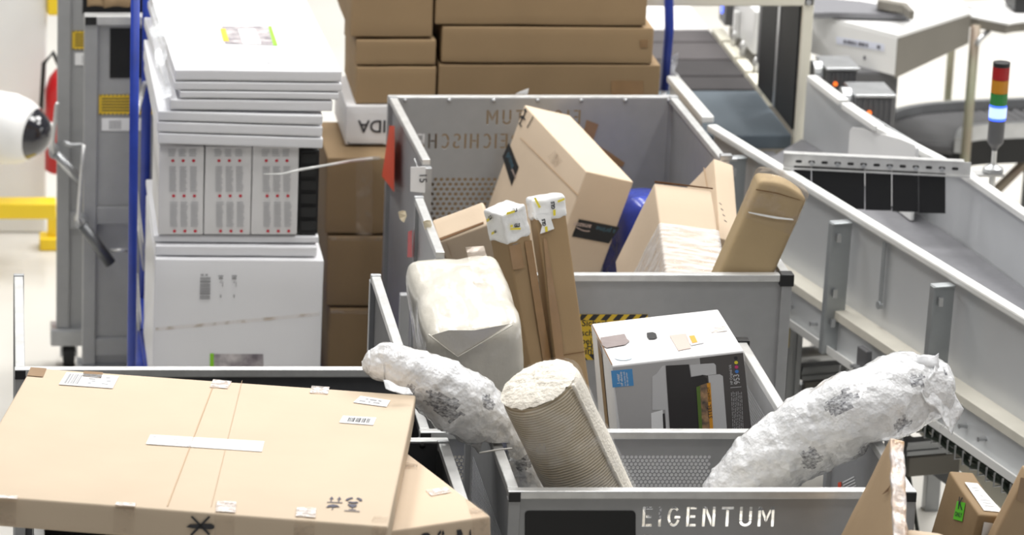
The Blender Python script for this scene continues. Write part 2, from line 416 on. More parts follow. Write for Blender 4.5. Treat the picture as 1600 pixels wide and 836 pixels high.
# ------------------------------------------------------------------ perforated / stencilled sheet
def sheet(name, m, parent, O, U, width, height, perf=None, letters=None, th=.002):
    """sheet from O along U (width) and up (height). perf=(u0,v0,u1,v1,pitch,radius); letters=(u0,v0,u1,v1,[polys])"""
    O = V(O); U = V(U).normalized(); mb = MB(); W = lambda u, v: O+U*u+V((0, 0, v))
    def rect(u0, v0, u1, v1):
        if u1-u0 > 1e-5 and v1-v0 > 1e-5: mb.add([W(u0, v0), W(u1, v0), W(u1, v1), W(u0, v1)], [(0, 1, 2, 3)])
    bands = sorted([b for b in (perf, letters) if b], key=lambda b: b[1]); y = 0.
    for b in bands:
        u0, v0, u1, v1 = b[:4]
        rect(0, y, width, v0); rect(0, v0, u0, v1); rect(u1, v0, width, v1); y = v1
        if b is perf:
            p, r = b[4], b[5]; rows = max(1, round((v1-v0)/(p*.87))); ph = (v1-v0)/rows
            for k in range(rows):
                off = .5*p if k % 2 else 0.; a = u0; first = True
                c0 = v0+k*ph; c1 = c0+ph; cx = u0+off+p/2
                if off: rect(u0, c0, u0+off, c1)
                while cx+p/2 <= u1+1e-6:
                    x0, x1 = cx-p/2, cx+p/2; cy = (c0+c1)/2
                    out = [(x1, cy), (x1, c1), (cx, c1), (x0, c1), (x0, cy), (x0, c0), (cx, c0), (x1, c0)]
                    ins = [(cx+r*cos(pi/4*i), cy+r*sin(pi/4*i)) for i in range(8)]
                    mb.add([W(*q) for q in out+ins], [(i, (i+1) % 8, 8+(i+1) % 8, 8+i) for i in range(8)])
                    cx += p
                rect(cx-p/2, c0, u1, c1)
        else:
            outer = [(u0, v0), (u1, v0), (u1, v1), (u0, v1)]
            loops = [[V((x, y_, 0)) for x, y_ in outer]]+[[V((x, y_, 0)) for x, y_ in q] for q in b[4]]
            flat = [p for l in loops for p in l]
            tr = tessellate_polygon(loops)
            mb.add([W(p.x, p.y) for p in flat], [tuple(t) for t in tr])
    rect(0, y, width, height)
    o = mb.build(name, m, parent)
    bm = bmesh.new(); bm.from_mesh(o.data); bmesh.ops.remove_doubles(bm, verts=bm.verts, dist=1e-5); Nd = U.cross(V((0, 0, 1)))
    bad = [f for f in bm.faces if f.normal.dot(Nd) < 0]
    bmesh.ops.reverse_faces(bm, faces=bad); bm.to_mesh(o.data); bm.free()
    s = o.modifiers.new('sheet', 'SOLIDIFY'); s.thickness = th; s.offset = 0
    return o

RW = .028   # rail width
RH = .019   # rail height
def caster(root, x, y, top):
    mb = MB(); mb.cyl((x-.018, y, .06), (x+.018, y, .06), .06, 24); w = mb.build('caster', M['rubber'], root, smooth=False, bevel=.004)
    mb = MB(); mb.cyl((x-.0195, y, .06), (x+.0195, y, .06), .03, 18)
    mb.box((x-.026, y-.02, .05), (x-.021, y+.02, top)); mb.box((x+.021, y-.02, .05), (x+.026, y+.02, top)); mb.box((x-.03, y-.04, top-.008), (x+.03, y+.04, top))
    mb.build('fork', M['steel'], w)

def container(label, x0, x1, y0, y1, zf=None, zb=None, zl=None, zr=None, left=None, right=None, group='parcel containers in the two rows',
              text=None, perf=None, pm='galv', skew=0., deck=.5, posts=True, wheels=True, dark=False):
    """open topped roll container; left/right = (ya, yb) when only part of that side is up"""
    root = thing('parcel_container', label, 'container', ((x0+x1)/2, (y0+y1)/2, 0), None, group)
    B = .16; r = RW; sk = lambda y: skew*(y1-y)/(y1-y0)      # small sideways skew so the bay follows its row
    X0 = lambda y: x0+sk(y); X1 = lambda y: x1+sk(y)
    pm_ = M[pm]
    corner = {(0, 0): max([z for z in (zf, zl if not left or left[0] <= y0+.03 else None) if z] or [.9]),
              (1, 0): max([z for z in (zf, zr if not right or right[0] <= y0+.03 else None) if z] or [.9]),
              (0, 1): max([z for z in (zb, zl if not left or left[1] >= y1-.03 else None) if z] or [.9]),
              (1, 1): max([z for z in (zb, zr if not right or right[1] >= y1-.03 else None) if z] or [.9])}
    for (i, j), z in corner.items():
        y = (y0+r/2, y1-r/2)[j]; x = (X0(y)+r/2, X1(y)-r/2)[i]
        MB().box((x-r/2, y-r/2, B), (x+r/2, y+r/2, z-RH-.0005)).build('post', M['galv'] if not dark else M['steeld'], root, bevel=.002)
    def rail(p, q, caps):
        d = (V(q)-V(p)).normalized()
        MB().bar(p, q, r*.86, RH).build('top_rail', M['alu'], root, bevel=.002)
        MB().bar(V(q)-d*.012+V((0, 0, .001)), V(q)+d*.004+V((0, 0, .001)), r*.98, RH*1.25).build('rail_cap', M['steel'], root, bevel=.002)
        for c, s in caps: MB().bar(V(c)-d*s*.002, V(c)+d*s*.0035, r*.8, RH*.86).build('end_cap', M['blackp'], root, bevel=.001)
    h = r/2; hz = RH/2
    def front(z, y, name):
        p = V((X0(y), y, z-hz)); q = V((X1(y), y, z-hz))
        MB().bar(p, q, r, RH).build('top_rail', M['alu'], root, bevel=.0025)
    if zf:
        front(zf, y0+h, 'f')
        for xx in (X0(y0)+h, X1(y0)-h):
            MB().box((xx-r*.46, y0-.0035, zf-RH*1.25), (xx+r*.46, y0+.001, zf-RH*.1)).build('end_cap', M['blackp'], root)
    if zb: front(zb, y1-h, 'b')
    for side, z, seg in (('l', zl, left), ('r', zr, right)):
        if not z: continue
        ya, yb = seg or (y0+r+.001, y1-r-.001)
        fx = (lambda y: X0(y)+h) if side == 'l' else (lambda y: X1(y)-h)
        rail((fx(ya), ya, z-hz), (fx(yb), yb, z-hz), [])
        if seg:
            for yy in (ya+.012, yb-.012):
                MB().box((fx(yy)-.011, yy-.011, B), (fx(yy)+.011, yy+.011, z-RH-.0005)).build('gate_post', M['galv'], root)
    # panels
    G = .004
    def wpanel(y, z, pf, tx, outward):
        w = x1-x0-2*r; O = V((X0(y)+r, y, B+.02)); H = (z-RH if outward < 0 else z-.004)-B-.02
        let = None
        if tx:
            # text reads from outside: outward=-1 (towards viewer) keeps u, +1 mirrors it
            mir = (lambda ps: ps) if outward < 0 else (lambda ps: [[(w-a, b) for a, b in q][::-1] for q in ps])
            polys = mir(tx(w, H)); us = [a for q in polys for a, b in q]; vs_ = [b for q in polys for a, b in q]
            let = (min(us)-.004, min(vs_)-.004, max(us)+.004, max(vs_)+.004, polys)
        sheet('panel', pm_, root, O, (1, 0, 0), w, H, pf(w, H) if pf else None, let)
        # pressed stiffening lips
        if outward < 0: MB().box((X0(y)+r, y-.006, z-RH-.004), (X1(y)-r, y+.006, z-RH)).build('panel_lip', M['galv'], root)
    if zf: wpanel(y0+h, zf, perf.get('f') if perf else None, text if text and text.side == 'f' else None, -1)
    if zb: wpanel(y1-r-.002, zb, perf.get('b') if perf else None, text if text and text.side == 'b' else None, 1)
    for side, z, seg in (('l', zl, left), ('r', zr, right)):
        if not z: continue
        ya, yb = seg or (y0+r, y1-r)
        xa = (X0(ya) if side == 'l' else X1(ya)-r)+h; xb = (X0(yb) if side == 'l' else X1(yb)-r)+h
        U = V((xb-xa, yb-ya, 0)); L = U.length; H = z-RH-B-.02
        pf = perf.get(side) if perf else None
        sheet('side_panel', M['galv_shaded'] if dark else pm_, root, (xa, ya, B+.02), U, L, H, pf(L, H) if pf else None)
    # deck, base frame, casters
    MB().box((x0+r+min(0, skew)+.002, y0+r+.002, deck-.02), (x1-r+max(0, skew)-.002, y1-r-.002, deck)).build('deck', M['steel'], root)
    f = MB(); f.box((x0, y0, B-.04), (x1+skew, y0+.04, B)); f.box((x0, y1-.04, B-.04), (x1+skew, y1, B)); f.box((x0, y0+.04, B-.04), (x0+.04, y1-.04, B)); f.box((x1-.04, y0+.04, B-.04), (x1, y1-.04, B))
    f.build('base_frame', M['steel'], root, bevel=.003)
    if wheels:
        for x in (x0+.1, x1-.1):
            for y in (y0+.09, y1-.09): caster(root, x, y, B-.04)
    return root
class Txt:
    def __init__(s, side, f): s.side = side; s.f = f
    def __call__(s, w, h): return s.f(w, h)
def post_text(w, H):
    top = 1.209-.18
    return stencil('EIGENTUM', w*.323, top-.047, .047, .292)+stencil('ÖSTERREICHISCHE', w*.323, top-.047-.029-.049, .049, .505)

PF17 = lambda u0, v0, u1, v1: (lambda w, H: (w*u0, H*v0, w*u1, H*v1, .0175, .0058))
PF10 = lambda u0, v0, u1, v1: (lambda w, H: (w*u0, H*v0, w*u1, H*v1, .0105, .0041))
R1 = container('grey container at the front with cut-out EIGENTUM lettering and a black plate', 1.123, 2.025, 7.69, 8.46, zf=1.25, zl=1.25, zr=1.25,
               text=Txt('f', post_text), perf={'l': PF10(.05, .3, .95, .86)}, pm='galv')
R2 = container('grey container holding the printer carton, right gate folded low with hatch perforation', 1.02, 1.95, 8.50, 9.44, zf=1.10, zl=1.10, zr=1.10,
               right=(8.60, 9.22), perf={'f': PF10(.04, .45, .79, .95), 'r': PF10(.04, .2, .96, .93)})
R25 = container('grey container with yellow hazard sticker on its low front panel', 1.165, 2.124, 9.50, 10.33, zf=1.19, zl=1.25, zr=1.19,
                left=(9.515, 10.05), right=(9.53, 9.86), perf={'f': PF17(.03, .2, .6, .62)})
R3 = container('rearmost grey container with mirrored cut-out lettering on its tall back wall', 1.206, 2.105, 10.42, 11.206, zb=1.25, zl=1.25, zr=1.25, skew=.025,
               text=Txt('b', post_text), perf={'b': (lambda w, H: (w*.03, H*.15, w*.63, H*.762, .0185, .0062)), 'r': PF17(.15, .3, .95, .68)})
L1 = container('container in painted shade under the two flat cartons, right rail bare', .075, 1.03, 7.24, 8.045, zf=1.10, zb=1.25, zl=1.10, zr=1.25, pm='galv_shaded', dark=True)  # dark materials paint the shade inside this container
L2 = container('empty container behind the large flat carton, tall end tube at the left edge', .035, 1.0, 8.53, 9.335, zf=1.25, zl=1.25, zr=1.25, pm='galv_shaded')
R0 = container('low container at the bottom right corner behind the thin leaning carton', 1.60, 2.5, 6.78, 7.60, zf=.92, zb=.92, zl=.92, zr=.92, deck=.8)
R01 = container('low container at the right edge under the carton with the green sticker', 2.045, 2.80, 7.62, 8.42, zf=.86, zb=.86, zr=.86, zl=.86, deck=.8)

# details on the containers
def flatpoly(name, m, parent, P, N, pix, off=.002, th=.0008, **k):
    P = V(P); N = V(N); return MB().poly([at_pl(x, y, P, N)+N*off for x, y in pix], N, th).build(name, m, parent, **k)
# black plate on the front container
yF = 7.69+RW/2-.001
P, N = V((0, yF, 0)), V((0, -1, 0))
def rrect(a, b, c, d, r=6):
    out = []
    for cx, cy, a0 in ((c-r, b+r, 270), (c-r, d-r, 0), (a+r, d-r, 90), (a+r, b+r, 180)):
        out += [(cx+r*cos(radians(a0+15*i)), cy+r*sin(radians(a0+15*i))) for i in range(7)]
    return out
flatpoly('black_plate', M['plate'], R1, P, N, rrect(820, 798, 993, 905), off=.0015, label='matt black plate')
# added white mailer brightens the cut-out letters from behind (seen through them)
# hazard sticker
yS = 9.50+RW/2-.001; P = V((0, yS, 0))
st = flatpoly('hazard_sticker', M['ysign'], R25, P, N, [(904, 491), (1012, 491), (1014, 562), (906, 562)], off=.0015)
for yy in (491, 553):
    mb = MB()
    for i in range(9):
        x = 900+i*19
        pts = [(x, yy+9), (x+10, yy+9), (x+18, yy), (x+8, yy)] if yy < 500 else [(x, yy), (x+10, yy), (x+18, yy+9), (x+8, yy+9)]
        pts = [(min(max(a, 905), 1012), b) for a, b in pts]
        if pts[1][0]-pts[0][0] > 2 or pts[2][0]-pts[3][0] > 2: mb.poly([at_pl(a, b, P, N)+N*.0026 for a, b in pts], N, .0004)
    mb.build('hazard_stripes', M['ink'], st)
mb = MB()
for t, x0_, x1_, y in (('Sicherh', 909, 951, 509), ('schutz', 908, 944, 524), ('bei Bet', 908, 948, 537), ('Hand', 917, 945, 545.5), ('Eingriff', 906, 952, 553)):
    add_text(mb, t, at_pl(x0_, y, P, N), at_pl(x1_, y, P, N), N, 1., off=.0028)
mb.build('sticker_text', M['ink'], st)
# rivets on the rear wall
for x in (633, 702, 771, 840, 908, 977, 1045):
    p = at_pl(x, 157, V((0, 11.206-RW-.003, 0)), N); MB().tube([p, p-V((0, .004, 0)), p-V((0, .006, 0))], [.007, .006, .002], 12).build('rivet', M['steel'], R3, smooth=True)
# brown tape scraps on the rear wall
Pb = V((0, 11.206-RW-.003, 0))
flatpoly('tape_scrap', M['btape'], R3, Pb, N, [(916, 187), (935, 194), (929, 212), (926, 220), (912, 207)], off=.002)
flatpoly('tape_scrap', M['btape'], R3, Pb, N, [(936, 228), (950, 236), (976, 254), (972, 261), (950, 252)], off=.002)
# orange sheet, red sheet, tag
Xl = 1.205; PX = V((Xl, 0, 0)); NX = V((-1, 0, 0))
flatpoly('orange_sheet', M['orange'], R3, V((1.203+.02, 0, 0)), NX, [(619, 196), (627, 197), (626, 300), (607, 275)], off=.02)
flatpoly('red_sheet', M['red'], R25, V((1.165, 0, 0)), NX, [(640, 362), (646, 360), (646, 402), (639, 402)], off=.004)
tag = thing('paper_tag', 'small white tag marked 15 hanging on the rear container corner', 'tag', at_y(652, 300, 10.385))
cT = at_y(652, 300, 10.385)
q = [at_y(a, b, 10.385) for a, b in ((641.5, 261), (665, 260), (664, 301), (641, 299))]
MB().poly(q, (0, -1, 0), .002).build('tag_card', M['paper'], tag)
mb = MB(); add_text(mb, '15', at_y(655.5, 273, 10.382), at_y(655.5, 285, 10.382)+V((0, 0, 0)), (0, -1, 0), 1.0, off=.003); mb.build('tag_number', M['ink'], tag)
MB().tube([at_y(652, 261, 10.386), at_y(650, 254, 10.39), at_y(648, 250, 10.40), at_y(648, 248, 10.42)], .0012, 6).build('tag_string', M['wink'], tag)
# latch at the end of the right rail, bolt in shade-toned container, sticker on the right inner wall
p = at_y(1136, 243, 10.425)
mb = MB(); mb.box((p.x-.02, p.y-.012, p.z-.012), (p.x+.014, p.y+.012, p.z+.004)); mb.cyl(p+V((.01, 0, -.012)), p+V((.03, 0, -.012)), .005, 10); mb.box((p.x-.008, p.y-.01, p.z-.075), (p.x+.008, p.y+.01, p.z-.012))
mb.build('latch', M['steel'], R3, bevel=.002)
p = at_y(660, 696, 8.045-RW-.0); MB().tube([p+V((0, .004, 0)), p-V((0, .004, 0)), p-V((0, .008, 0))], [.007, .007, .003], 12).build('bolt', M['blackp'], L1)
Xr = 2.025-RW/2-.001; PR = V((Xr, 0, 0)); NR = V((-1, 0, 0))
flatpoly('orange_strip', M['orange'], R1, PR, NR, [(1311, 754), (1315.5, 753), (1315.5, 764), (1311, 764)], off=.002)
mb = MB()
for k in range(4):
    y = 750+k*4.4; mb.poly([at_pl(a, b, PR, NR)+NR*.002 for a, b in ((1318+k*1, y+3), (1336+k, y-6), (1336+k, y-4), (1318+k, y+5))], NR, .0005)
mb.build('wall_lettering', M['wink'], R1)
# scuffed tape remains on rails
for nm, root, a, Y in (('tape_remnant', R25, (668, 352), 9.75), ('tape_remnant', R25, (629, 337), 10.2)):
    p = at_y(*a, Y); mb = MB(); s = V((random.random(), 0, random.random()))
    pts = [p+V((cos(t*.9)*.012*(1+.5*sin(t*3)), .003*sin(t*2), sin(t*.9)*.02*(1+.3*cos(t*2)))) for t in range(7)]
    mb.poly(pts, (0, -1, 0), .001).build(nm, M['lining'], root)
# black caps and hinge on the printer container's folded gate
p = V((1.95-RW/2, 9.215, 1.10)); MB().box((p.x-.02, p.y-.02, p.z-.03), (p.x+.02, p.y+.012, p.z+.006)).build('gate_cap', M['blackp'], R2, bevel=.003)
p = V((1.95-RW/2, 8.60, 1.10)); mb = MB(); mb.box((p.x-.012, p.y-.015, p.z-.05), (p.x+.020, p.y+.025, p.z+.003)); mb.cyl(p+V((.004, 0, .003)), p+V((.004, 0, .010)), .009, 14)
mb.build('gate_hinge', M['steel'], R2, bevel=.002)
# corner cap of the sticker container
MB().box((2.124-RW-.006, 9.4955, 1.19-RW-.004), (2.128, 9.535, 1.192)).build('corner_cap', M['blackp'], R25, bevel=.003)
p = at_y(1332, 594, 8.47); mb = MB(); mb.box((p.x-.012, p.y-.03, p.z-.02), (p.x+.012, p.y+.004, p.z+.012)); mb.build('tape_wrap', M['btape'], R1, bevel=.003)
MB().box((p.x-.0125, p.y-.0305, p.z-.012), (p.x+.0125, p.y-.02, p.z-.002)).build('tape_glint', M['glint'], R1)  # pale band paints a glint across the tape wrap
# ------------------------------------------------------------------ loose parcels
BOX = {
'prime':([1.7244, 10.52, 1.1932],[[0.9393, 0.2156, -0.2668], [-0.1943, 0.9754, 0.1041], [-0.2827, 0.046, -0.9581]],[0.1578, 0.5667, 0.68]),
'leftc':([1.2053, 9.78, 1.1952],[[0.9209, -0.0825, 0.3809], [-0.1201, 0.8697, 0.4787], [0.3708, 0.4866, -0.791]],[0.1506, 0.0909, 0.42]),
'wrapped':([1.8306, 10.0, 1.3049],[[0.9839, 0.0988, -0.1492], [-0.1789, 0.5609, -0.8083], [-0.0039, -0.8219, -0.5696]],[0.1697, 0.36, 0.42]),
'backc':([2.0429, 10.25, 1.3085],[[0.9124, 0.1728, -0.3709], [-0.4043, 0.5212, -0.7516], [-0.0634, -0.8358, -0.5454]],[0.0643, 0.17, 0.30]),
'tall':([2.045, 9.62, 1.4176],[[0.9332, -0.096, -0.3464], [0.0815, 0.9951, -0.056], [-0.3501, -0.024, -0.9364]],[0.1386, 0.115, 0.90]),
'gls2':([1.4019, 9.37, 1.4305],[[0.9803, 0.1407, 0.1387], [-0.1187, 0.9806, -0.1558], [0.158, -0.1363, -0.978]],[0.0819, 0.0722, 0.92]),
'gls1':([1.3084, 9.28, 1.4183],[[0.8409, 0.4986, 0.2104], [-0.4963, 0.8655, -0.0678], [0.2159, 0.0474, -0.9753]],[0.0748, 0.0768, 0.455]),
'bag':([1.05, 8.72, 1.2821],[[0.9936, 0.0016, 0.1126], [-0.0174, 0.9902, 0.1389], [0.1113, 0.14, -0.9839]],[0.2401, 0.4397, 0.76]),
'printer':([1.5156, 8.72, 1.1971],[[0.9922, -0.0084, 0.1244], [0.0117, 0.9996, -0.026], [0.1242, -0.0273, -0.9919]],[0.3267, 0.3638, 0.66]),
'big':([-0.086, 7.1701, 1.4398],[[0.9858, -0.167, -0.0174], [0.1662, 0.9852, -0.0411], [-0.024, -0.0376, -0.999]],[0.8841, 0.9414, 0.065]),
'second':([0.4635, 7.2251, 1.2809],[[0.9648, 0.2582, 0.0501], [-0.255, 0.9649, -0.0623], [0.0644, -0.0473, -0.9968]],[0.6, 0.5, 0.05]),
'thin':([1.8831, 7.4, 1.4797],[[0.9821, -0.0431, -0.1832], [-0.133, 0.5295, -0.8378], [-0.1332, -0.8472, -0.5143]],[0.0289, 0.45, 0.4]),
'rbox':([2.1412, 7.6, 1.2284],[[0.9838, 0.1279, -0.1253], [-0.1071, 0.9811, 0.1611], [-0.1435, 0.145, -0.979]],[0.0584, 0.1996, 0.4]),
}
SCALE = {'wrapped': 1.012, 'backc': 1.012, 'tall': .993}
def crate(k, s=1.):
    A, E, d = BOX[k]; s = SCALE.get(k, s); A = CAM+(V(A)-CAM)*s
    return Crate(A, E, [x*s for x in d])

# --- large flat carton, front left
c = crate('big')
big = carton('flat_carton', 'large flat tan carton lying across the container tops at front left', 'carton', c, M['kraft'], amp=.001, r=.006)
decal('crease', M['crease'], big, c, [('t', [(334, 600), (335.2, 600), (262.4, 792), (261, 792)])])
decal('crease', M['crease'], big, c, [('t', [(378, 596), (378.5, 596), (330.5, 793), (330, 793)])])
lb = decal('shipping_label', M['paper'], big, c, [('t', [(104, 583), (186, 589), (176, 608), (92, 602)])], label='white shipping label with barcode')
q = [(104, 583), (186, 589), (176, 608), (92, 602)]
mb = MB(); label_bars(mb, c, 't', q, barcode(.07, .12, .34, .88, 9, True, 3)); label_bars(mb, c, 't', q, [(.5, .2, .62, .27), (.48, .36, .6, .42), (.55, .52, .62, .57), (.5, .7, .56, .75), (.78, .2, .86, .25), (.82, .45, .9, .5), (.76, .7, .88, .74)])
mb.build('label_print', M['inkg'], lb)
lb = decal('long_label', M['paper'], big, c, [('t', [(235, 680.5), (413, 691), (409, 707), (228, 695)])], label='long white label')
q = [(235, 680.5), (413, 691), (409, 707), (228, 695)]
mb = MB(); label_bars(mb, c, 't', q, [(.2, .3, .3, .36), (.2, .7, .3, .75), (.35, .86, .39, .95), (.72, .8, .9, .85), (.03, .1, .06, .25)]); mb.build('label_print', M['inkl'], lb)
lb = decal('address_label', M['paper'], big, c, [('t', [(563, 620), (610, 627), (604, 637), (552, 630)])])
q = [(563, 620), (610, 627), (604, 637), (552, 630)]
mb = MB(); label_bars(mb, c, 't', q, [(.25, .25, .33, .4), (.38, .25, .6, .42), (.65, .25, .75, .4), (.12, .6, .3, .75), (.4, .6, .46, .75), (.55, .6, .75, .75)]); mb.build('label_print', M['inkg'], lb)
lb = decal('barcode_label', M['paper'], big, c, [('t', [(536, 651), (588, 654), (583, 665.5), (530, 661.5)])])
q = [(536, 651), (588, 654), (583, 665.5), (530, 661.5)]
mb = MB(); label_bars(mb, c, 't', q, barcode(.2, .22, .85, .8, 14, True, 8)); mb.build('label_print', M['ink'], lb)
for pts in ([(131, 581), (161, 583), (158, 593), (129, 590)], [(48, 575), (73, 577), (67, 590), (42, 588)]):
    decal('brown_tape', M['btape'], big, c, [('t', pts)])
for pts in ([(333, 594), (362, 597), (356, 608), (328, 606)], [(487, 604), (515, 606), (512, 617), (484, 615)]):
    decal('edge_tape', M['glint'], big, c, [('t', pts)])
for x0_, x1_, yt in ((178, 210, 786), (335, 367, 784), (460, 492, 794), (-10, 26, 775)):
    P, N = c.plane('f'); ye = 781+(x0_)*.0615
    decal('edge_tape', M['ctape'], big, c, [('t', [(x0_+3, yt), (x1_+3, yt+1.5), (x1_+1, ye+2.2), (x0_+1, ye)]), ('f', [(x0_, ye+2), (x1_, ye+4), (x1_-1, ye+42), (x0_-1, ye+40)])])
    decal('edge_tape', M['glint'], big, c, [('t', [(x0_+4, yt+.5), (x1_+2, yt+2), (x1_+1, ye+1.2), (x0_+2, ye-1)])], off=.0026)  # pale overlay, painted glints along the tape's top edge
decal('corner_tape', M['ctape'], big, c, [('t', [(584, 808), (606, 809), (604, 817.5), (580, 817)]), ('f', [(582, 821), (605, 822), (602, 852), (579, 850)])])
# handling marks
def arrow(mb, cx, y0, y1, w):
    P, N = c.plane('t'); f = lambda pts: mb.poly([at_pl(a, b, P, N)+N*.002 for a, b in pts], N, .0003)
    f([(cx-w*.18, y0), (cx+w*.18, y0), (cx+w*.18+1, y1+4), (cx-w*.18+1, y1+4)]); f([(cx-w*.6+1, y1+4), (cx+w*.6+1, y1+4), (cx+1.4, y1)])
mb = MB(); P, N = c.plane('t'); fp = lambda pts: mb.poly([at_pl(a, b, P, N)+N*.002 for a, b in pts], N, .0003)
arrow(mb, 517, 784.5, 777, 5.5); arrow(mb, 529, 785, 777.5, 5.5)
fp([(511, 785.5), (535, 786.3), (535, 787.3), (511, 786.5)])
fp([(509.5, 794), (513, 790.8), (520, 789.6), (527, 790.6), (531, 794), (526, 793.2), (522, 794), (517, 793.2), (513, 794)]); fp([(519.5, 793), (520.8, 793), (520.3, 797), (518, 797.6), (518, 796.6), (519.2, 796.2)])
for a in range(3):      # recycling mark
    t0 = a*120+100
    ring = [(553+13*cos(radians(t0+k*12)), 783-4.6*sin(radians(t0+k*12))) for k in range(8)]
    inn = [(553+8*cos(radians(t0+k*12)), 783-2.6*sin(radians(t0+k*12))) for k in range(7, -1, -1)]
    fp(ring+inn)
fp([(543, 789), (558, 789.6), (556.5, 793), (552, 794.2), (546, 793)]); fp([(550, 794), (551.4, 794), (551, 797), (549.6, 797)]); fp([(545, 797), (556, 797.5), (556, 798.6), (545, 798.1)])
fp([(538, 798.5), (562, 800), (562, 801), (538, 799.5)])
mb.build('handling_marks', M['inkb'], big)
mb = MB(); P, N = c.plane('f'); fp = lambda pts: mb.poly([at_pl(a, b, P, N)+N*.002 for a, b in pts], N, .0003)
fp([(298, 807), (301, 806), (329, 834), (326, 836)]); fp([(326, 806), (329, 807.5), (300, 837), (297, 835)])
fp([(291, 823), (297, 819), (330, 818), (335, 821), (335, 825), (330, 827), (300, 825)])
mb.build('crossed_knife_mark', M['ink'], big)

# --- second flat carton
c = crate('second', .990)
sec = carton('flat_carton', 'smaller tan flat carton poking out under the right side of the large flat carton', 'carton', c, M['kraft2'], amp=.0012, r=.006, seed=4)
decal('clear_tape', M['ctape'], sec, c, [('t', [(634, 723), (653, 727), (652, 735), (629, 733)])])
decal('edge_tape', M['glint'], sec, c, [('t', [(665, 767), (698, 762), (706, 770), (674, 776)])])
decal('corner_tape', M['ctape'], sec, c, [('t', [(727, 780), (741, 787), (764, 806), (737, 810)]), ('f', [(738, 812), (765, 807), (766, 840), (738, 845)])])
mb = MB(); P, N = c.plane('f'); fp = lambda pts: mb.poly([at_pl(a, b, P, N)+N*.002 for a, b in pts], N, .0003)
fp([(655, 838), (661, 833), (668, 832), (672, 835), (668, 840), (658, 842)]); fp([(683, 834), (688, 828), (689, 832), (684, 838)]); fp([(690, 831), (692, 828), (694, 834), (690, 838)])
fp([(713, 828), (720, 827), (723, 835), (714, 838)]); fp([(733, 830), (735, 826), (736, 838), (733, 839)])
mb.build('handling_marks', M['ink'], sec)

# --- large striped-tape carton in the rear container
c = crate('prime')
pr = carton('tall_carton', 'large tan carton with black tape bands tilted in the rear container', 'carton', c, M['kraft2'], amp=.0015, r=.005, seed=2)
P, N = c.plane('f')
t1 = decal('black_tape', M['blackp'], pr, c, [('f', [(904.5, 342), (968, 355), (951, 380), (893.5, 369)])], label='black tape band on the front end')
lettering('tape_lettering', M['cyanink'], t1, c, 'f', [('a prime', (962, 359), (932, 352.5))], hs=1.1)
lettering('tape_lettering', M['tanp'], t1, c, 'f', [('amazon', (924, 351), (897, 346.5))], hs=1.1)
mb = MB(); pts = [(900+i*3, 353.5+.9*i+2.2*sin(i/7*pi)) for i in range(8)]
mb.poly([at_pl(a, b, P, N)+N*.003 for a, b in pts+[(a, b+1.4) for a, b in reversed(pts)]], N, .0003); mb.build('tape_smile', M['tanp'], t1)
t2 = decal('black_tape', M['blackp'], pr, c, [('l', [(796, 223), (811, 261), (800, 290), (786, 245)])], label='black tape band on the left face')
lettering('tape_lettering', M['cyanink'], t2, c, 'l', [('prime', (793, 243), (801, 265))], hs=1.)
lettering('tape_lettering', M['tanp'], t2, c, 'l', [('amazon', (800, 266), (806, 279))], hs=1.)
decal('flap_seam', M['crease'], pr, c, [('l', [(813, 215), (814.5, 215), (905, 305), (903, 306)])])
decal('clear_tape', M['ctape'], pr, c, [('l', [(855, 245), (868, 235), (880, 252), (868, 262)])])
P, N = c.plane('l'); fp = lambda pts: mb.poly([at_pl(a, b, P, N)+N*.002 for a, b in pts], N, .0003)
for (x, y) in ((821, 174), (815.5, 185)):
    mb = MB(); fp([(x-3.5, y+10), (x-2, y+10.5), (x+1.5, y), (x, y-.5)]); fp([(x-3, y-2), (x+4, y+2), (x+1, y-4.5)]); fp([(x-5, y+7), (x, y+14), (x+1, y+12.5), (x-3, y+7)])
    mb.build('arrow_mark', M['ink'], pr)
mb = MB(); fp([(824, 199), (834, 181), (834.6, 182), (824.8, 200)]); mb.build('arrow_bar', M['ink'], pr)
# side carton at the left of the third container
c = crate('leftc')
lc = carton('small_carton', 'plain tan carton wedged beside the tag, left of the white taped long cartons', 'carton', c, M['kraft2'], amp=.0015, r=.007, seed=9)
decal('flap_seam', M['kraft_in'], lc, c, [('t', [(682, 379), (756, 350), (755.6, 347), (681, 375)])])
decal('crease', M['crease'], lc, c, [('f', [(697, 378), (698, 378), (706, 400), (705, 400)])])

# --- stretch-wrapped carton, the one behind it, and the worn tall one
c = crate('wrapped')
wr = carton('wrapped_carton', 'pale carton half wound in clear stretch film inside the sticker container', 'carton', c, M['kraft2'], amp=.003, r=.006, seed=5)
decal('torn_edge', M['kraft_in'], wr, c, [('t', [(1023, 284), (1114, 295), (1114, 297), (1023, 287)])], off=.003)
P, N = c.plane('f')
mb = MB()
for k in range(4): mb.poly([at_pl(a, b, *c.plane('r'))+c.e[0]*.003 for a, b in ((1122+k*2.6, 316+k*9), (1126+k*2.6, 319+k*9), (1126+k*2.6, 320.5+k*9), (1122+k*2.6, 317.5+k*9))], c.e[0], .0003)
mb.build('ink_ticks', M['inkb'], wr)
def wrapmod(w, q): 
    return w+nvec(w*16)*.006
cw = Crate(c.pt(-.025, -.012, .34), c.e, (c.d[0]*1.05, c.d[1]*1.03, c.d[2]*.64))
rounded(cw, .008, (18, 18, 26), .0015, 9., 3., lambda w, q: w+nvec(V((w.x*9, w.y*9, w.z*14)))*.0012).build('film_wrap', M['film_streak'], wr, smooth=True, label='clear stretch film wound round the carton')
c = crate('backc')
bc = carton('narrow_carton', 'narrow tan carton standing behind the film wrapped carton at the right wall', 'carton', c, M['kraft2'], amp=.002, r=.004, seed=6)
decal('crease', M['crease'], bc, c, [('l', [(1100, 262), (1101, 262), (1106, 292), (1105, 292)])])
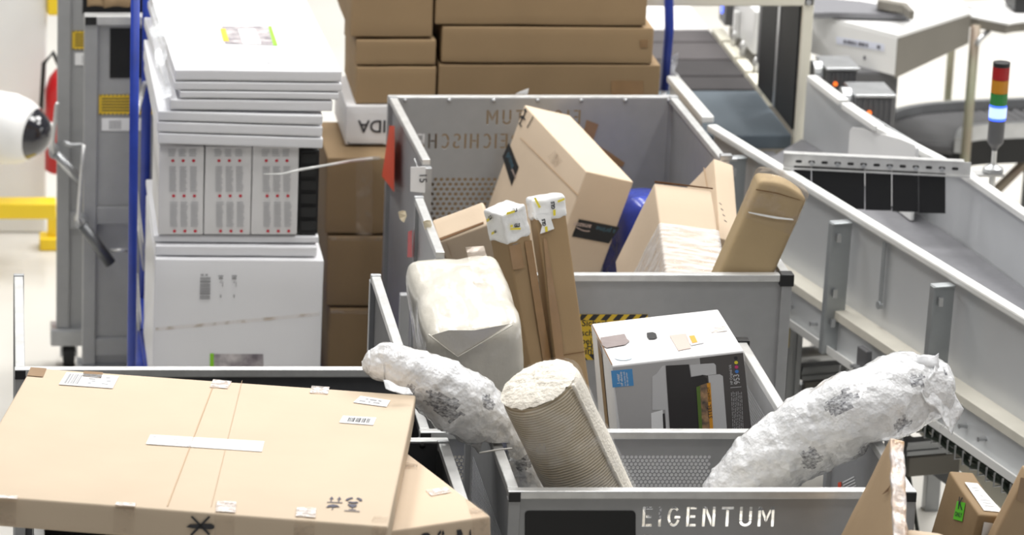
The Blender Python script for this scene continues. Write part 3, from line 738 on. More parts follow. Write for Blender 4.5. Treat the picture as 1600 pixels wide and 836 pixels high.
c = crate('tall')
def bulge(w, q):
    t = max(0, 1-q.z/.10); x = q.x/.1386
    return w+c.e[2]*(-.016*t*sin(pi*min(max(x, 0), 1)))
tl = carton('taped_carton', 'worn brown carton with rounded taped top leaning over the right corner cap', 'carton', c, M['kraft_olive'], amp=.002, r=.012, n=(8, 6, 12), seed=8, mod=bulge)
rounded(Crate(c.pt(-.012, -.012, -.02), c.e, (c.d[0]*1.025, c.d[1]*1.04, .13)), .012, (10, 8, 8), .0012, 14, 2, bulge).build('clear_tape', M['ctape'], tl, smooth=True, label='clear tape wound over the top end')
decal('tape_strand', M['wtape'], tl, c, [('f', [(1168, 330), (1186, 333), (1215, 338), (1238, 341), (1240, 343.5), (1212, 341), (1186, 336), (1170, 332)])], off=.006)
decal('crease', M['kraft_in'], tl, c, [('f', [(1181, 295), (1215, 301), (1250, 312), (1250, 313), (1215, 302.4), (1181, 296.5)])], off=.003)

# --- two long cartons with white printed tape
for key, nm, lab, sd in (('gls1', 'left', 'left one of two long upright cartons with white taped ends', 1), ('gls2', 'right', 'right one of two long upright cartons with white taped ends', 2)):
    c = crate(key)
    g = carton('long_carton', lab, 'carton', c, M['kraft_brown'], amp=.002, r=.006, n=(4, 4, 30), seed=sd*3, group=None)
    d = c.d; W_ = c.e
    hcap = .088 if sd == 1 else .060
    cap = rounded(Crate(c.pt(0, 0, 0)-W_[0]*.003-W_[1]*.003-W_[2]*.006, c.e, (d[0]+.006, d[1]+.006, hcap)), .008, (10, 10, 12), .0028, 26, sd,
                  lambda w, q: w+nvec(w*60)*.0016+c.e[2]*(.010*noise.noise(V((q.x*30, q.y*30, sd))) if q.z > .04 else 0)).build('white_tape_cap', M['wtape'], g, smooth=True, label='white printed parcel tape over the end')
    bars = []; mb = None; mi = MB(); P, N = c.plane('f'); o_ = .0065
    def q_(mbx, pts, o=o_): bars.append(MB().poly([at_pl(a, b, P, N)+N*o for a, b in pts], N, .0003))
    if sd == 1:
        q_(mb, [(789, 331), (802, 328), (802, 331.5), (789, 335)]); q_(mb, [(795, 351), (799, 350.5), (799, 354), (795, 354.5)]); q_(mb, [(795, 356), (811, 355), (811, 358), (795, 358.5)])
        for t, a, b in (('GLS', (797, 331.5), (806, 329.5)), ('GLS', (801, 354.5), (810, 353.5))): add_text(mi, t, at_pl(*a, P, N), at_pl(*b, P, N), N, 1.2, off=o_, bold=.05)
        PL, NL = c.plane('l')
        for pts in ([(763, 342), (767, 339), (768, 343), (764, 346)], [(771, 362), (775, 360), (775, 364), (771, 366)]):
            bars.append(MB().poly([at_pl(a, b, PL, NL)+NL*o_ for a, b in pts], NL, .0003))
        for a, b in (((768, 343), (772, 339)), ((776, 363), (779, 361))): add_text(mi, 'GLS', at_pl(*a, PL, NL), at_pl(*b, PL, NL), NL, 1.3, off=o_, bold=.05)
        decal('brown_tape', M['btape'], g, c, [('f', [(818, 377), (829, 375), (862, 580), (850, 582)])], off=.004)
        decal('brown_tape', M['btape'], g, c, [('f', [(794, 384), (812, 380), (818, 418), (800, 421)])], off=.004)
        mk = MB()
        for k in range(3): mk.poly([at_pl(a, b, P, N)+N*.003 for a, b in ((800+k*2.2, 382+k*1.2), (808, 379.5+k*1.4), (808, 380.4+k*1.4), (800+k*2.2, 383+k*1.2))], N, .0003)
        mk.build('ink_lines', M['inkg'], g)
    else:
        q_(mb, [(833, 309), (836, 308), (844, 323), (841, 325)]); q_(mb, [(870, 313), (881, 309), (881, 312), (871, 316)]); q_(mb, [(863, 328), (867, 327), (867, 336), (864, 337)])
        for t, a, b in (('GLS', (866, 326), (865, 314)),): add_text(mi, t, at_pl(*a, P, N), at_pl(*b, P, N), N, 1.1, off=o_, bold=.05)
        tg = decal('loose_tape_end', M['wtape'], g, c, [('f', [(836, 336), (850, 333), (859, 338), (865, 357), (843, 365), (846, 352)])], off=.0055, th=.001, label='loose white tape end')
        m2 = MB(); m2.poly([at_pl(a, b, P, N)+N*.0072 for a, b in ((850, 354), (854, 353), (855, 361), (851, 362))], N, .0003); m2.build('tape_bar', M['yel'], tg)
        m2 = MB(); add_text(m2, 'GLS', at_pl(852, 352, P, N), at_pl(850, 341, P, N), N, 1.1, off=.0073, bold=.05); m2.build('tape_lettering', M['ink'], tg)
        decal('brown_tape', M['btape'], g, c, [('f', [(848, 372), (853, 372), (862, 430), (874, 500), (881, 562), (868, 564), (858, 480)])], off=.004)
        decal('crease', M['kraft_in'], g, c, [('f', [(866, 556), (916, 548), (916.2, 549.2), (866, 557.4)])], off=.003)
    for b_ in bars: b_.build('yellow_bar', M['yel'], cap)
    mi.build('tape_lettering', M['ink'], cap)

# --- big white poly parcel
c = crate('bag')
def bagmod(w, q):
    u, v, z = q.x/c.d[0], q.y/c.d[1], q.z
    k = sin(pi*min(max(u, 0), 1))
    w = w+c.e[1]*(-.012*k if v < .5 else 0)+c.e[2]*(-.012*k*sin(pi*min(max(v, 0), 1)) if z < .1 else 0)
    if u > .9: w = w+c.e[0]*(.012*sin(pi*min(max(v, 0), 1)))
    w = w+nvec(w*7)*.008
    r_ = noise.ridged_multi_fractal(V((w.x*7, w.y*4, w.z*7)), .9, 2.1, 3, 1., 2.)
    return w-(w-(c.A+c.e[0]*c.d[0]/2+c.e[1]*c.d[1]/2+c.e[2]*.3)).normalized()*(.0055*r_)
bag = thing('poly_parcel', 'big crinkled off-white plastic parcel left of the two long cartons', 'parcel', c.base, c.rot)
rounded(c, .034, (40, 60, 60), 0, 6, 0, bagmod).build('poly_wrap', M['bag_white'], bag, smooth=True)
P, N = c.plane('f')
def fold(name, pts, m, o):
    mb = MB(); mb.poly([at_pl(a, b, P, N)+N*o for a, b in pts], N, .002); return mb.build(name, m, bag, bevel=.0009)
fold('fold_flap', [(672, 520), (700, 512), (740, 512), (796, 502), (755, 528), (714, 553)], M['bag_white'], .012)
mb = MB(); mb.tube([at_pl(a, b, P, N)+N*.017 for a, b in ((668, 518), (690, 535), (714, 553), (755, 529), (799, 503))], .0022, 8); mb.build('fold_edge', M['bag_white'], bag, smooth=True)
decal('clear_tape', M['ctape'], bag, c, [('t', [(728, 395), (757, 393), (772, 450), (742, 452)])], off=.016)

# --- printer carton
c = crate('printer')
hp = carton('printer_carton', 'grey and white printer carton with a printer picture on its front', 'carton', c, M['whiteb'], amp=.0008, r=.004, seed=11)
front = decal('printed_front', M['hpgrey'], hp, c, [('f', [(957, 574), (1093, 559), (1108, 700), (973, 700)])], off=.0012)
dk = decal('printed_front', M['hpdark'], hp, c, [('f', [(1093, 559), (1161, 551), (1177, 700), (1108, 700)])], off=.0012, label='charcoal right half of the printed front')
decal('blue_badge', M['hpblue'], hp, c, [('f', [(954.5, 579), (987.5, 576), (990, 602), (957, 605)])], off=.0022)
mb = MB(); P, N = c.plane('f')
for (t, a, b) in (('1-year', (969, 598), (967, 583)), ('HP warranty', (973.5, 602), (971, 580)), ('at no extra cost', (978, 602), (975.5, 580)), ('for this printer', (982, 602), (979.5, 581))):
    add_text(mb, t, at_pl(*a, P, N), at_pl(*b, P, N), N, 1.1, off=.0034)
mb.build('badge_text', M['wink'], hp)
def fpoly(name, m, pts, o): return decal(name, m, hp, c, [('f', pts)], off=o)
ill = fpoly('printer_picture', M['hplight'], [(1034, 572), (1039, 570), (1047, 690), (1041, 690), (1039, 640), (1019, 640), (1019, 588), (1026, 583)], .0024)
fpoly('picture_tray', M['paper'], [(1017, 645), (1035, 640), (1039, 690), (1018, 690)], .0028)
fpoly('picture_body', M['hpblack'], [(1040, 571), (1076, 569), (1079, 589), (1097, 586), (1104, 590), (1106, 602), (1090, 604), (1097, 690), (1048, 690)], .0030)
fpoly('picture_panel', M['hplight'], [(1077.5, 569.5), (1115, 567), (1118, 570), (1119, 584), (1104, 586), (1097, 585), (1080, 588)], .0028)
fpoly('picture_scanner', M['hplight'], [(1106, 586), (1124, 584), (1129, 587), (1137, 690), (1116, 690)], .0034)
fpoly('picture_foot', M['hpblack'], [(1035, 646), (1038, 645), (1042, 690), (1037, 690)], .0034)
ph = fpoly('picture_photo', M['photo'], [(1092, 602), (1104, 598), (1113, 690), (1096, 690)], .0040)
decal('photo_grass', M['foliage'], ph, c, [('f', [(1087.5, 604), (1093, 602), (1098, 690), (1093, 690)])], off=.0048)
decal('photo_banner', M['gold'], ph, c, [('f', [(1104, 598), (1109.5, 597), (1115, 690), (1110, 690)])], off=.0048)
mb = MB(); add_text(mb, 'STEEL', at_pl(1112.5, 652, P, N), at_pl(1110, 630, P, N), N, .9, off=.006); add_text(mb, 'ENERGY', at_pl(1110, 626, P, N), at_pl(1107.5, 603, P, N), N, .8, off=.006)
mb.build('banner_text', M['ink'], ph)
mb = MB(); add_text(mb, 'HP Original Ink', at_pl(1145, 600, P, N), at_pl(1142, 569, P, N), N, 1.1, off=.0026); add_text(mb, '953', at_pl(1156, 599, P, N), at_pl(1154, 584, P, N), N, 1.15, off=.0026)
def pq(mb, pts, o=.0026): mb.poly([at_pl(a, b, P, N)+N*o for a, b in pts], N, .0003)
pq(mb, [(1141, 605), (1158, 603.4), (1158, 604.2), (1141, 605.8)])
rnd = random.Random(5)
for col_ in range(7):
    y = 611+rnd.random()*3
    while y < 676:
        l = 2+rnd.random()*5; x = 1142+col_*2.6+(y-608)*.045
        pq(mb, [(x, y), (x+.7, y), (x+.7+.045*l, y+l), (x+.045*l, y+l)]); y += l+1.4
mb.build('printed_text', M['hplight'], hp)
for m_, y in (('ink', 559), ('yel', 566), ('mag', 573), ('cyan', 580)):
    x = 1149.3+(y-559)*.08; fpoly('ink_dot', M[m_], [(x+2.9*cos(k*pi/8), y+2.6*sin(k*pi/8)) for k in range(16)], .0026)
decal('grey_tape', M['gtape'], hp, c, [('t', [(938, 529), (976, 523), (980, 531), (984, 534), (977, 540), (948, 545), (941, 541)]), ('l', [(934, 528), (940.5, 544), (943, 555), (936, 538)])], off=.0022)
hl = decal('hand_hole', M['blackp'], hp, c, [('t', [(1010.5, 521), (1020, 520), (1025, 522), (1027, 529), (1022, 531), (1014, 531), (1011, 527)])], off=.0016)
decal('printed_patch', M['tanp'], hp, c, [('t', [(1046, 525), (1072, 522), (1080, 545), (1060, 549)])], off=.0014)
decal('printed_patch', M['hplight'], hp, c, [('t', [(1070, 527), (1092, 523), (1100, 537), (1080, 541)])], off=.0014)
decal('printed_patch', M['gold'], hp, c, [('t', [(1077, 526.5), (1085, 525.5), (1090, 536), (1082, 537.5)])], off=.0022)
decal('pale_badge', M['hppale'], hp, c, [('t', [(974+14*cos(k*pi/10), 559.5+4.5*sin(k*pi/10)) for k in range(20)])], off=.0014)
decal('brown_corner_tape', M['kraft_dark'], hp, c, [('l', [(934, 527), (940, 541), (953, 676), (948, 672)])], off=.0018)
decal('flap_seam', M['kraft_in'], hp, c, [('t', [(924, 508), (955.8, 571.5), (957, 570), (925.5, 507.5)])], off=.0012)
decal('clear_tape', M['glint'], hp, c, [('t', [(1108, 511), (1132, 508), (1137, 518), (1112, 521)])], off=.0022)

# --- thin carton front right, with shiny taped edge
c = crate('thin')
tn = carton('thin_carton', 'thin tan carton leaning at bottom right, its narrow edge covered in shiny tape', 'carton', c, M['kraft_tan'], amp=.0025, r=.004, n=(3, 14, 14), seed=13)
rounded(Crate(c.pt(-.03, -.01, .01), c.e, (c.d[0]*1.06, .012, c.d[2]*.96)), .004, (6, 3, 50), .003, 40, 7).build('shiny_tape', mat('crinkled_foil_tape', (.80, .80, .83), .2, .1, bump=.9, bscale=50, bdist=.006, col2=s2l(196, 158, 118), vscale=22, coat=.6), tn, smooth=True, label='crinkled shiny tape on the narrow edge')
decal('torn_patch', M['kraft_in'], tn, c, [('l', [(1381, 773), (1391, 762), (1394, 758), (1390, 768)])], off=.003)
# --- small brown cartons at the right edge
c = crate('rbox')
rb = carton('small_carton', 'brown carton with green sticker and white label at the right edge', 'carton', c, M['kraft_dark'], amp=.002, r=.006, seed=15)
lb = decal('address_label', M['paper'], rb, c, [('t', [(1507, 755), (1527, 757), (1566, 802), (1537, 799)])], off=.0022)
mb = MB(); q = [(1507, 755), (1527, 757), (1566, 802), (1537, 799)]
label_bars(mb, c, 't', q, [(.25, .15, .7, .2), (.3, .25, .65, .29), (.45, .4, .6, .48), (.2, .6, .8, .63), (.25, .7, .75, .73), (.2, .8, .8, .84)], .0034); mb.build('label_print', M['inkl'], lb)
gs = decal('green_sticker', M['greenl'], rb, c, [('l', [(1497, 783), (1510, 786), (1505, 815), (1491, 811)])], off=.0022)
lettering('sticker_lettering', M['ink'], gs, c, 'l', [('K', (1499, 795), (1506, 797)), ('ONLY', (1494, 806), (1505, 809))], off=.0036)
lb = decal('barcode_label', M['paper'], rb, c, [('f', [(1537, 815), (1564, 819), (1563, 852), (1530, 850)])], off=.0022)
c = Crate(at_y(1606, 735, 7.55), ((.93, .25, -.2), (-.2, .95, .1), (-.32, .1, -.95)), (.2, .03, .4))
# orthonormalise
e3 = c.e[2]; e1 = (c.e[0]-e3*c.e[0].dot(e3)).normalized(); c = Crate(c.A, (e1, e1.cross(-e3)*-1 if (e1.cross(-e3)).y < 0 else e1.cross(-e3), e3), c.d)
eb = carton('small_carton', 'brown carton cut off by the right edge of the picture', 'carton', c, M['kraft_tan'], amp=.002, r=.006, seed=17)
decal('brown_tape', M['btape'], eb, c, [('f', [(1594, 745), (1610, 748), (1600, 785), (1587, 780)])], off=.0022)
c = Crate(at_y(1420, 838, 7.2), ((.98, .1, -.15), (-.1, .99, .02), (-.15, 0, -.98)), (.10, .05, .25))
eb = carton('small_carton', 'top of a tan carton just showing right of the thin leaning carton', 'carton', c, M['kraft2'], amp=.003, r=.02, seed=18)

# ------------------------------------------------------------------ bubble wrapped rolls
def path_interp(pts, n):
    """Catmull-Rom over (Vector, radius)"""
    out = []; m = len(pts)-1
    for i in range(n+1):
        t = i/n*m; k = min(int(t), m-1); f = t-k
        P = [pts[max(0, min(m, k+j))] for j in (-1, 0, 1, 2)]
        h = lambda a, b, c_, d: .5*((2*b)+(c_-a)*f+(2*a-5*b+4*c_-d)*f*f+(3*b-a-3*c_+d)*f**3)
        out.append((V([h(*[p[0][x] for p in P]) for x in range(3)]), max(.002, h(*[p[1] for p in P]))))
    return out
def wrap_roll(name, label, cat, pts, n=120, ring=72, amp=.010, seed=0., squash=.9, prints=(), rest=None):
    ip = path_interp(pts, n); base = V(pts[-1][0]); root = thing(name, label, cat, min((p for p, r in ip), key=lambda p: p.z))
    vs = []; ref = None
    for i, (p, r) in enumerate(ip):
        d = (ip[min(i+1, n)][0]-ip[max(i-1, 0)][0]).normalized()
        if ref is None: ref = (V((0, 0, 1))-d*d.z).normalized()
        ref = (ref-d*ref.dot(d)).normalized(); r2 = d.cross(ref)
        for j in range(ring):
            a = 2*pi*j/ring; u = ref*cos(a)+r2*sin(a)*squash; q = p+u*r
            k = V((q.x, q.y, q.z))+V((seed, 0, 0))
            spiral = .004*(((a/(2*pi)*1+i/14) % 1)-.5)
            lump = amp*.9*noise.noise(k*11)+amp*.4*noise.noise(k*28)+amp*.2*noise.noise(k*75)
            cre = noise.ridged_multi_fractal(k*22, .8, 2.2, 3, 1., 2.)*.0022
            w = q+u.normalized()*(lump+cre+spiral)*min(1., r/.03)
            vs.append(rest(p, w) if rest else w)
    fs = [(i*ring+j, i*ring+(j+1) % ring, (i+1)*ring+(j+1) % ring, (i+1)*ring+j) for i in range(n) for j in range(ring)]
    fs += [tuple(range(ring-1, -1, -1)), tuple(n*ring+j for j in range(ring))]
    mb = MB(); mb.add(vs, fs)
    for fi in range(n*ring):
        i, j = divmod(fi, ring)
        for (i0, i1, j0, j1) in prints:
            if i0 <= i < i1 and j0 <= j < j1:
                a_, b_ = (i-(i0+i1)/2)/((i1-i0)/2), (j-(j0+j1)/2)/((j1-j0)/2)
                if a_*a_+b_*b_+.9*noise.noise(V((i*.45, j*.45, seed))) < .7: mb.mi[fi] = 1
    o = mb.build('bubble_wrap', [M['bubble'], M['bubble_print']], root, smooth=True)
    return root, ip
# left roll: runs from a puffy end over the flat carton down into the front container
ptsL = [(at_y(566, 572, 8.02), .012), (at_y(580, 570, 8.02), .036), (at_y(608, 567, 8.02), .047), (at_y(650, 588, 8.01), .060), (at_y(694, 612, 8.0), .070), (at_y(742, 644, 8.02), .070), (at_y(776, 676, 8.04), .064), (at_y(806, 714, 8.05), .050), (at_y(830, 755, 8.05), .042), (at_y(852, 800, 8.06), .036)]
def restL(p, w):        # the soft bundle dents where it lies on the side rail
    return V((w.x, w.y, max(w.z, 1.258))) if 1.10 < w.x < 1.16 else w
def restR(p, w):
    return V((w.x, w.y, max(w.z, 1.258))) if 1.985 < w.x < 2.04 else w
RL, ipL = wrap_roll('bubble_wrap_roll', 'crumpled bubble wrap bundle lying from the flat carton into the front container', 'bubble wrap', ptsL, 130, 72, .013, 1.3, rest=restL,
                    prints=((50, 64, 14, 26), (64, 72, 6, 12), (82, 94, 20, 28), (98, 106, 8, 22), (40, 46, 18, 24)))
# loose film tails and the zip tie
def crumple(name, m, parent, P, U, W_, nu, nv, amp, seed, freq=30, smooth=True):
    """crumpled film sheet: P corner, U and W_ edge vectors"""
    P = V(P); U = V(U); W_ = V(W_); N = U.cross(W_).normalized(); mb = MB()
    vs = []
    for i in range(nu+1):
        for j in range(nv+1):
            q = P+U*(i/nu)+W_*(j/nv); vs.append(q+nvec(q*freq+V((seed, 0, 0)))*amp+N*amp*1.4*noise.noise(q*freq*.5+V((0, seed, 0))))
    mb.add(vs, [(i*(nv+1)+j, i*(nv+1)+j+1, (i+1)*(nv+1)+j+1, (i+1)*(nv+1)+j) for i in range(nu) for j in range(nv)])
    return mb.build(name, m, parent, smooth=smooth, solid=.0006)
crumple('loose_film', M['film'], RL, at_y(598, 594, 7.88), at_y(640, 604, 7.88)-at_y(598, 594, 7.88), V((.005, -.02, -.016)), 14, 10, .008, 2)
mb = MB(); mb.tube([at_y(a, b, 7.92) for a, b in ((749, 708), (765, 705), (785, 702), (800, 701))], .0022, 8)
mb.build('zip_tie', mat('clear_zip_tie', (.62, .6, .56), .3), RL, smooth=True)
# right roll
ptsR = [(at_y(1120, 800, 8.10), .05), (at_y(1160, 755, 8.09), .074), (at_y(1216, 712, 8.08), .085), (at_y(1280, 672, 8.07), .091), (at_y(1345, 640, 8.05), .094), (at_y(1408, 616, 8.08), .090), (at_y(1452, 606, 8.1), .074), (at_y(1478, 603, 8.11), .052), (at_y(1490, 603, 8.11), .02)]
RR, ipR = wrap_roll('bubble_wrap_roll', 'thick white bubble wrap bundle sticking out right of the front container', 'bubble wrap', ptsR, 140, 84, .010, 5.1, rest=restR,
                    prints=((40, 50, 20, 30), (60, 70, 8, 16), (74, 82, 24, 30), (84, 94, 12, 18), (108, 114, 10, 14), (60, 68, 30, 36)))
crumple('film_tail', M['film'], RR, at_y(1384, 586, 8.06), at_y(1468, 578, 8.06)-at_y(1384, 586, 8.06), V((.004, .012, .036)), 26, 14, .014, 3, 24)
crumple('film_tail', M['bubble'], RR, at_y(1464, 570, 8.06), at_y(1507, 638, 8.07)-at_y(1464, 570, 8.06), at_y(1440, 660, 8.0)-at_y(1462, 618, 8.06), 24, 20, .010, 6, 24)
crumple('film_tail', M['film'], RR, at_y(1470, 645, 8.06), at_y(1504, 630, 8.06)-at_y(1470, 645, 8.06), at_y(1464, 672, 8.06)-at_y(1470, 645, 8.06), 16, 14, .008, 9, 30)

# ------------------------------------------------------------------ ribbed rug roll
ax = (RT*-.44+UP*.80-FW*.41).normalized(); top = at_y(841, 601, 7.84); Lr = .78; rad = .089
side = ax.cross(V((0, 1, 0))).normalized(); back_ = ax.cross(side)
e_x = (RT-ax*RT.dot(ax)).normalized(); e_y = ax.cross(e_x)
Rrot = Matrix((e_x, e_y, ax)).transposed()
rug = thing('rug_roll', 'rolled ribbed beige rug with white fleece backing in the front container', 'rug', top-ax*Lr, Rrot)
n, ring = 150, 96; vs = []; mi = []; fs = []
seam = None
# angle of the seam so that it faces the viewer right of centre
tocam = (CAM-top); tocam = (tocam-ax*tocam.dot(ax)).normalized(); a_cam = atan2(tocam.dot(e_y), tocam.dot(e_x))
for i in range(n+1):
    t = i/n
    for j in range(ring):
        a = 2*pi*j/ring; rel = (a-a_cam+pi) % (2*pi)-pi
        r = rad*(1+.02*sin(t*9+a*2))+.0022*noise.noise(V((cos(a)*2, sin(a)*2, t*9)))
        edge = min(t, 1-t)*n; r *= 1-.10*max(0, 1-edge/4)**2
        if .82 < rel < 2.4: r += .004
        vs.append(top-ax*(t*Lr)+(e_x*cos(a)+e_y*sin(a))*r)
fs = [(i*ring+j, i*ring+(j+1) % ring, (i+1)*ring+(j+1) % ring, (i+1)*ring+j) for i in range(n) for j in range(ring)]
mb = MB(); mb.add(vs, fs); mb.add([], [])
for k, f in enumerate(fs):
    a = 2*pi*((f[0] % ring)+.5)/ring; rel = (a-a_cam+pi) % (2*pi)-pi
    mb.mi[k] = 1 if .82 < rel < 2.4 else 0
mb.add([vs[n*ring+j] for j in range(ring)], [tuple(range(ring))], 0)
mb.build('rug_body', [M['rug'], M['fleece']], rug, smooth=True)
# fluffy end
mb = MB(); vs2 = []; K = 14
for k in range(K+1):
    rr = rad*1.0*(k/K)
    for j in range(ring):
        a = 2*pi*j/ring; h = .016*(1-(k/K)**4)+.005*noise.noise(V((cos(a)*rr*60, sin(a)*rr*60, 3)))+.003*noise.noise(V((cos(a)*rr*160, sin(a)*rr*160, 9)))
        ro = rr+(.003*noise.noise(V((a*5, 1, 2))) if k == K else 0)
        vs2.append(top+ax*(h+.001)+(e_x*cos(a)+e_y*sin(a))*ro)
mb.add(vs2, [(k*ring+j, k*ring+(j+1) % ring, (k+1)*ring+(j+1) % ring, (k+1)*ring+j) for k in range(K) for j in range(ring)])
mb.build('fleece_end', M['fleece'], rug, smooth=True, label='fluffy white rolled end')
mb = MB(); pth = []
for i in range(60):
    t = i/59; a = a_cam+.80+.012*sin(t*17)+.012*noise.noise(V((t*30, 0, 0))); pth.append(top-ax*(t*Lr)+(e_x*cos(a)+e_y*sin(a))*(rad+.006))
mb.tube(pth, [.0042+.0012*noise.noise(V((i*.7, 5, 0))) for i in range(60)], 10); mb.build('seam_edge', M['fleece'], rug, smooth=True)
mb = MB(); vs = []
nn, rg = 90, 72
for i in range(nn+1):
    t = i/nn
    for j in range(rg):
        a = 2*pi*j/rg; q = top-ax*(t*Lr)+(e_x*cos(a)+e_y*sin(a))*(rad+.010)
        vs.append(q+(e_x*cos(a)+e_y*sin(a))*.004*noise.noise(q*34)+nvec(q*60)*.002)
mb.add(vs, [(i*rg+j, i*rg+(j+1) % rg, (i+1)*rg+(j+1) % rg, (i+1)*rg+j) for i in range(nn) for j in range(rg)])
mb.build('plastic_sleeve', M['film_thin'], rug, smooth=True, label='clear plastic sleeve')

# ------------------------------------------------------------------ poly bags low in the containers
def poly_bag(label, P, size, m, seed, group=None, rot=0., form=None):
    Rm = Matrix.Rotation(rot, 3, 'Z'); cc = Crate(V(P)+Rm @ V((-size[0]/2, -size[1]/2, size[2])), (Rm @ V((1, 0, 0)), Rm @ V((0, 1, 0)), (0, 0, -1)), size)
    t = thing('poly_bag', label, 'bag', cc.base, cc.rot, group)
    def md(w, q):
        k = w*6+V((seed, 0, 0)); w = w+nvec(k)*.03
        w = w+nvec(w*22)*.007
        if form: w = form(w)
        w.z = max(w.z, P[2]+.001); return w
    rounded(cc, min(size)*.42, (24, 24, 24), 0, 1, 0, md).build('bag_film', m, t, smooth=True)
    return t
poly_bag('shiny blue plastic bag between the tilted carton and the film wrapped carton', (1.955, 10.74, .502), (.22, .34, .56), M['bag_blue'], 3.3)
poly_bag('blue plastic bag in the front container under the left bubble wrap bundle', (1.25, 8.26, .502), (.17, .24, .57), M['bag_blue'], 7.7)
poly_bag('made-up white mailer that brightens the cut-out lettering of the front container', (1.75, 7.815, .502), (.38, .17, .65), M['bag_white'], 12.1, form=lambda w: V((1.468+.53*(1.1-w.z)+(w.x-1.56)/.38*(1.99-1.468-.53*(1.1-w.z)), min(max(w.y, 7.728), 7.915 if w.x > 1.60 else 7.80), w.z)))  # unseen bag added so the cut-out letters look bright
# ------------------------------------------------------------------ the hall
MB().box((-6, -1, -.2), (16, 30, 0)).build('floor', M['concrete'], loc=(0, 0, 0), kind='structure')
MB().box((-6, 30, 0), (16, 30.2, 9)).build('wall_back', M['plaster'], loc=(5, 30.1, 0), kind='structure')
xr = at_y(73, 200, 13.9).x
mb = MB(); mb.box((-.7, 13.9, 0), (xr, 14.6, 8)); mb.build('wall_left', M['plaster'], loc=(-.2, 14.2, 0), kind='structure', bevel=.01)

# yellow barrier, feet on the floor
yb = 13.35
bar = thing('guard_rail', 'yellow floor guard rail in front of the white pillar', 'barrier', (-.2, yb, 0))
z0 = at_y(60, 343, yb).z; z1 = at_y(60, 319, yb).z; x1 = at_y(88, 320, yb).x
MB().box((-.8, yb, z0), (x1, yb+.10, z1)).build('rail', M['yellow'], bar, bevel=.006)
for x in (-.6, -.15): MB().box((x-.05, yb+.015, .012), (x+.05, yb+.085, z0+.0)).build('leg', M['yellow'], bar, bevel=.004); 
for x in (-.6, -.15): MB().box((x-.07, yb-.02, 0), (x+.07, yb+.12, .012)).build('foot_plate', M['yellow'], bar)
# white surveillance camera on the pillar
p = at_y(22, 203, 13.4)
camh = thing('surveillance_camera', 'white egg shaped surveillance camera with dark lens at the left edge', 'camera', p)
prof = [(-.26, .02), (-.24, .075), (-.18, .115), (-.10, .132), (-.02, .135), (.04, .122), (.085, .098)]
def lathe_x(mb, C0, prof, n=36, yaw=0., pitch=0.):
    Rm = Matrix.Rotation(yaw, 3, 'Z') @ Matrix.Rotation(pitch, 3, 'Y'); C0 = V(C0)
    vs = [C0+Rm @ V((x, r*cos(2*pi*j/n), r*sin(2*pi*j/n))) for x, r in prof for j in range(n)]; k = len(prof)
    mb.add(vs, [(i*n+j, i*n+(j+1) % n, (i+1)*n+(j+1) % n, (i+1)*n+j) for i in range(k-1) for j in range(n)]+[tuple(range(n)), tuple((k-1)*n+j for j in range(n))]); return mb
yw = radians(-28); pt = radians(4)
lathe_x(MB(), p, prof, 36, yw, pt).build('shell', M['wplastic'], camh, smooth=True)
lathe_x(MB(), p, [(.085, .098), (.088, .093), (.115, .077), (.135, .055), (.148, .03), (.152, .008)], 36, yw, pt).build('lens_dome', M['glass'], camh, smooth=True, label='dark glossy lens dome')
Rm = Matrix.Rotation(yw, 3, 'Z') @ Matrix.Rotation(pt, 3, 'Y')
for k, (a, b) in enumerate(((.045, .03), (.02, -.03), (-.035, .03), (-.03, -.03))):
    q = p+Rm @ V((.120, a, b)); MB().tube([q, q+Rm @ V((.016, 0, 0))], [.016, .012], 14).build('lens', M['wplastic'] if k < 2 else M['steeld'], camh, smooth=True)
MB().tube([p+Rm @ V((-.2, 0, 0)), p+V((-.28, .2, .0)), V((p.x-.28, 13.9, p.z))], .03, 14).build('bracket', M['wplastic'], camh, smooth=True)
# red extinguisher, yellow box on the far side of the pillar
p = at_y(82, 268, 13.75)
ext = thing('fire_extinguisher', 'red fire extinguisher hanging behind the grey folded trolleys', 'extinguisher', p)
H = at_y(82, 108, 13.75).z-p.z
MB().tube([p+V((.03, 0, 0)), p+V((.03, 0, .01)), p+V((.03, 0, H*.8)), p+V((.03, 0, H*.92)), p+V((.03, 0, H))], [.045, .06, .06, .045, .02], 24).build('cylinder', M['red'], ext, smooth=True)
MB().tube([p+V((.03, 0, H)), p+V((.0, -.02, H+.07)), p+V((-.035, -.03, H+.03)), p+V((-.045, -.03, H-.15))], .009, 10).build('hose', M['rubber'], ext, smooth=True)
MB().box(p+V((-.02, .06, H*.5)), p+V((.1, .15, H*.6))).build('bracket', M['steel'], ext)
MB().box((xr, 13.88, p.z+H*.4), (p.x+.06, 13.93, p.z+H*.6)).build('wall_plate', M['steel'], ext)
p = at_y(76, 28, 13.85)
mb = MB(); mb.box((xr, 13.86, at_y(0, 26, 13.85).z), (at_y(96, 0, 13.85).x, 13.96, at_y(0, -30, 13.85).z)); mb.build('wall_box', M['yellow'], None, bevel=.01, label='yellow box on the pillar above the red extinguisher', cat='box')
p = at_y(82, 388, 13.6); mb = MB(); q = at_z(82, 388, 0)
mb.box((q.x-.05, q.y-.04, 0), (q.x+.06, q.y+.06, .05)); mb.box((q.x-.02, q.y-.01, .05), (q.x+.03, q.y+.03, .14)); mb.build('floor_foot', M['yellow'], None, bevel=.006, label='small yellow foot bolted to the floor beside the pillar', cat='floor bracket')

